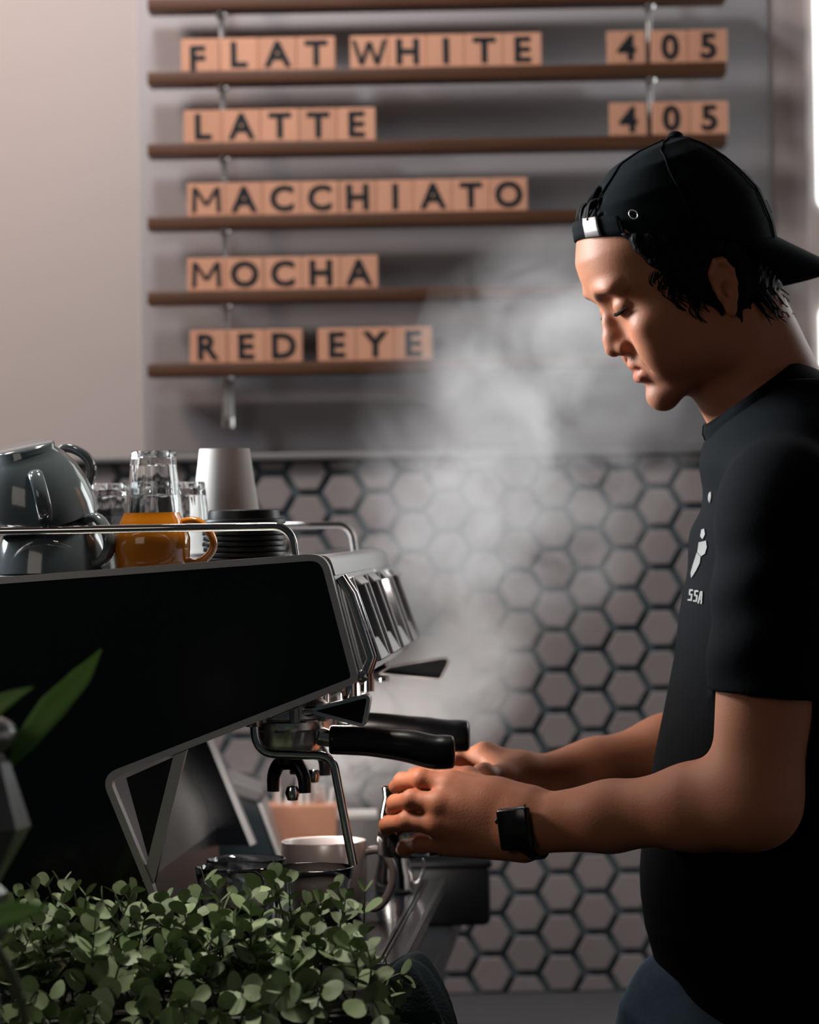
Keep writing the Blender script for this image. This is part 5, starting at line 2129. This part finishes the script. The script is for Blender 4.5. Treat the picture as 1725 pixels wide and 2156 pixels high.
add_box(bm, (-0.0175, 0.0255, -0.0215), (0.0175, 0.0355, 0.0195), 0.004, Mw0, 3)
bmo('watch_case', bm, M['blackplastic'], wt, True, 35)
bm = bmesh.new()
add_box(bm, (-0.0150, 0.0350, -0.019), (0.0150, 0.0362, 0.017), 0.0005, Mw0)
bmo('watch_glass', bm, M['blackglass'], wt, True, 35)
bm = bmesh.new()
add_lathe(bm, [(0, 0), (0.003, 0), (0.003, 0.002), (0, 0.0025)], 12, Mw0 @ Matrix.Translation((-0.0172, 0.031, 0.008)) @ Matrix.Rotation(-PI / 2, 4, 'Y'))
bmo('watch_crown', bm, M['dsteel'], wt, True)

# milk pitcher between the hands
pp = at(868, 1655, 3.135)
pz0 = at(868, 1800, 3.135).z
jt = thing('milk_pitcher', 'polished steel milk pitcher held between both hands', 'pitcher', (pp.x, 3.137, pz0))
hp = pp.z - pz0
lathe('body', [(0, 0.001), (0.034, 0.0), (0.036, 0.002), (0.0365, hp * 0.25), (0.034, hp * 0.6), (0.030, hp * 0.85), (0.0315, hp), (0.0303, hp), (0.029, hp * 0.85), (0.033, hp * 0.6), (0.0355, hp * 0.25), (0.034, 0.003), (0, 0.003)], M['chrome'], jt, 48)
lathe('milk', [(0, hp * 0.55), (0.0335, hp * 0.55), (0.0334, hp * 0.56), (0, hp * 0.56)], M['paper'], jt, 32)
bm = bmesh.new()
cup_handle(bm, 0.033, hp * 0.15, hp * 0.9, 0.024, 0.0042, (0.5, 1.3))
hd = bmo('handle', bm, M['chrome'], jt, True)
hd.rotation_euler = (0, 0, 0.55)

# ------------------------------------------------------------------ steam
sp_ = [(at(450, 1640, 3.60), 0.05), (at(600, 1610, 3.55), 0.07), (at(760, 1545, 3.52), 0.105), (at(880, 1420, 3.54), 0.14), (at(960, 1240, 3.58), 0.17), (at(1060, 1050, 3.62), 0.22), (at(1130, 880, 3.64), 0.23), (at(1180, 740, 3.64), 0.19), (at(1180, 600, 3.64), 0.16), (at(1175, 480, 3.64), 0.08)]
pth = catmull([p for p, r in sp_], 5)
rr = []
for i in range(len(sp_) - 1):
    for k in range(5):
        rr.append(sp_[i][1] * (1 - k / 5) + sp_[i + 1][1] * k / 5)
rr.append(sp_[-1][1])
so_ = Vector((0.0, 3.52, 1.0))
bm = bmesh.new()
add_tube(bm, [p - so_ for p in pth], rr, 20)
m = bpy.data.materials.new('steam_vapour')
m.use_nodes = True
nt = m.node_tree
nt.nodes.clear()
out = nt.nodes.new('ShaderNodeOutputMaterial')
vs_ = nt.nodes.new('ShaderNodeVolumeScatter')
vs_.inputs['Color'].default_value = (0.97, 0.97, 0.98, 1)
vs_.inputs['Anisotropy'].default_value = 0.1
tc = nt.nodes.new('ShaderNodeTexCoord')
n1 = nt.nodes.new('ShaderNodeTexNoise')
n1.inputs['Scale'].default_value = 9.0
n1.inputs['Detail'].default_value = 7.0
n1.inputs['Roughness'].default_value = 0.66
n1.inputs['Distortion'].default_value = 0.9
nt.links.new(tc.outputs['Object'], n1.inputs['Vector'])
mr = nt.nodes.new('ShaderNodeMapRange')
mr.inputs['From Min'].default_value = 0.41
mr.inputs['From Max'].default_value = 0.74
mr.inputs['To Min'].default_value = 0.0
mr.inputs['To Max'].default_value = 19.0
nt.links.new(n1.outputs['Fac'], mr.inputs['Value'])
# fade from the plume's axis: an approximation with sheared distance in object space
prev = None
for p, r, wgt in [(pth[i] - so_, rr[i], 0.45 if i < 9 else 7.0 if i < 19 else 1.0 if i < 36 else 0.6) for i in range(1, len(pth) - 9, 3)]:
    sub = nt.nodes.new('ShaderNodeVectorMath')
    sub.operation = 'DISTANCE'
    nt.links.new(tc.outputs['Object'], sub.inputs[0])
    sub.inputs[1].default_value = p
    m1 = nt.nodes.new('ShaderNodeMapRange')
    m1.interpolation_type = 'SMOOTHSTEP'
    m1.inputs['From Min'].default_value = r * 0.97
    m1.inputs['From Max'].default_value = 0.0
    m1.inputs['To Max'].default_value = wgt
    nt.links.new(sub.outputs['Value'], m1.inputs['Value'])
    if prev is None:
        prev = m1.outputs[0]
    else:
        mx = nt.nodes.new('ShaderNodeMath')
        mx.operation = 'MAXIMUM'
        nt.links.new(prev, mx.inputs[0])
        nt.links.new(m1.outputs[0], mx.inputs[1])
        prev = mx.outputs[0]
mu = nt.nodes.new('ShaderNodeMath')
mu.operation = 'MULTIPLY'
nt.links.new(prev, mu.inputs[0])
nt.links.new(mr.outputs[0], mu.inputs[1])
nt.links.new(mu.outputs[0], vs_.inputs['Density'])
nt.links.new(vs_.outputs[0], out.inputs['Volume'])
st = bmo('steam', bm, m, None)
st.location = so_
tag(st, 'cloud of white steam rising from the machine past the tiled wall', 'steam', None, 'stuff')
bpy.context.view_layer.update()
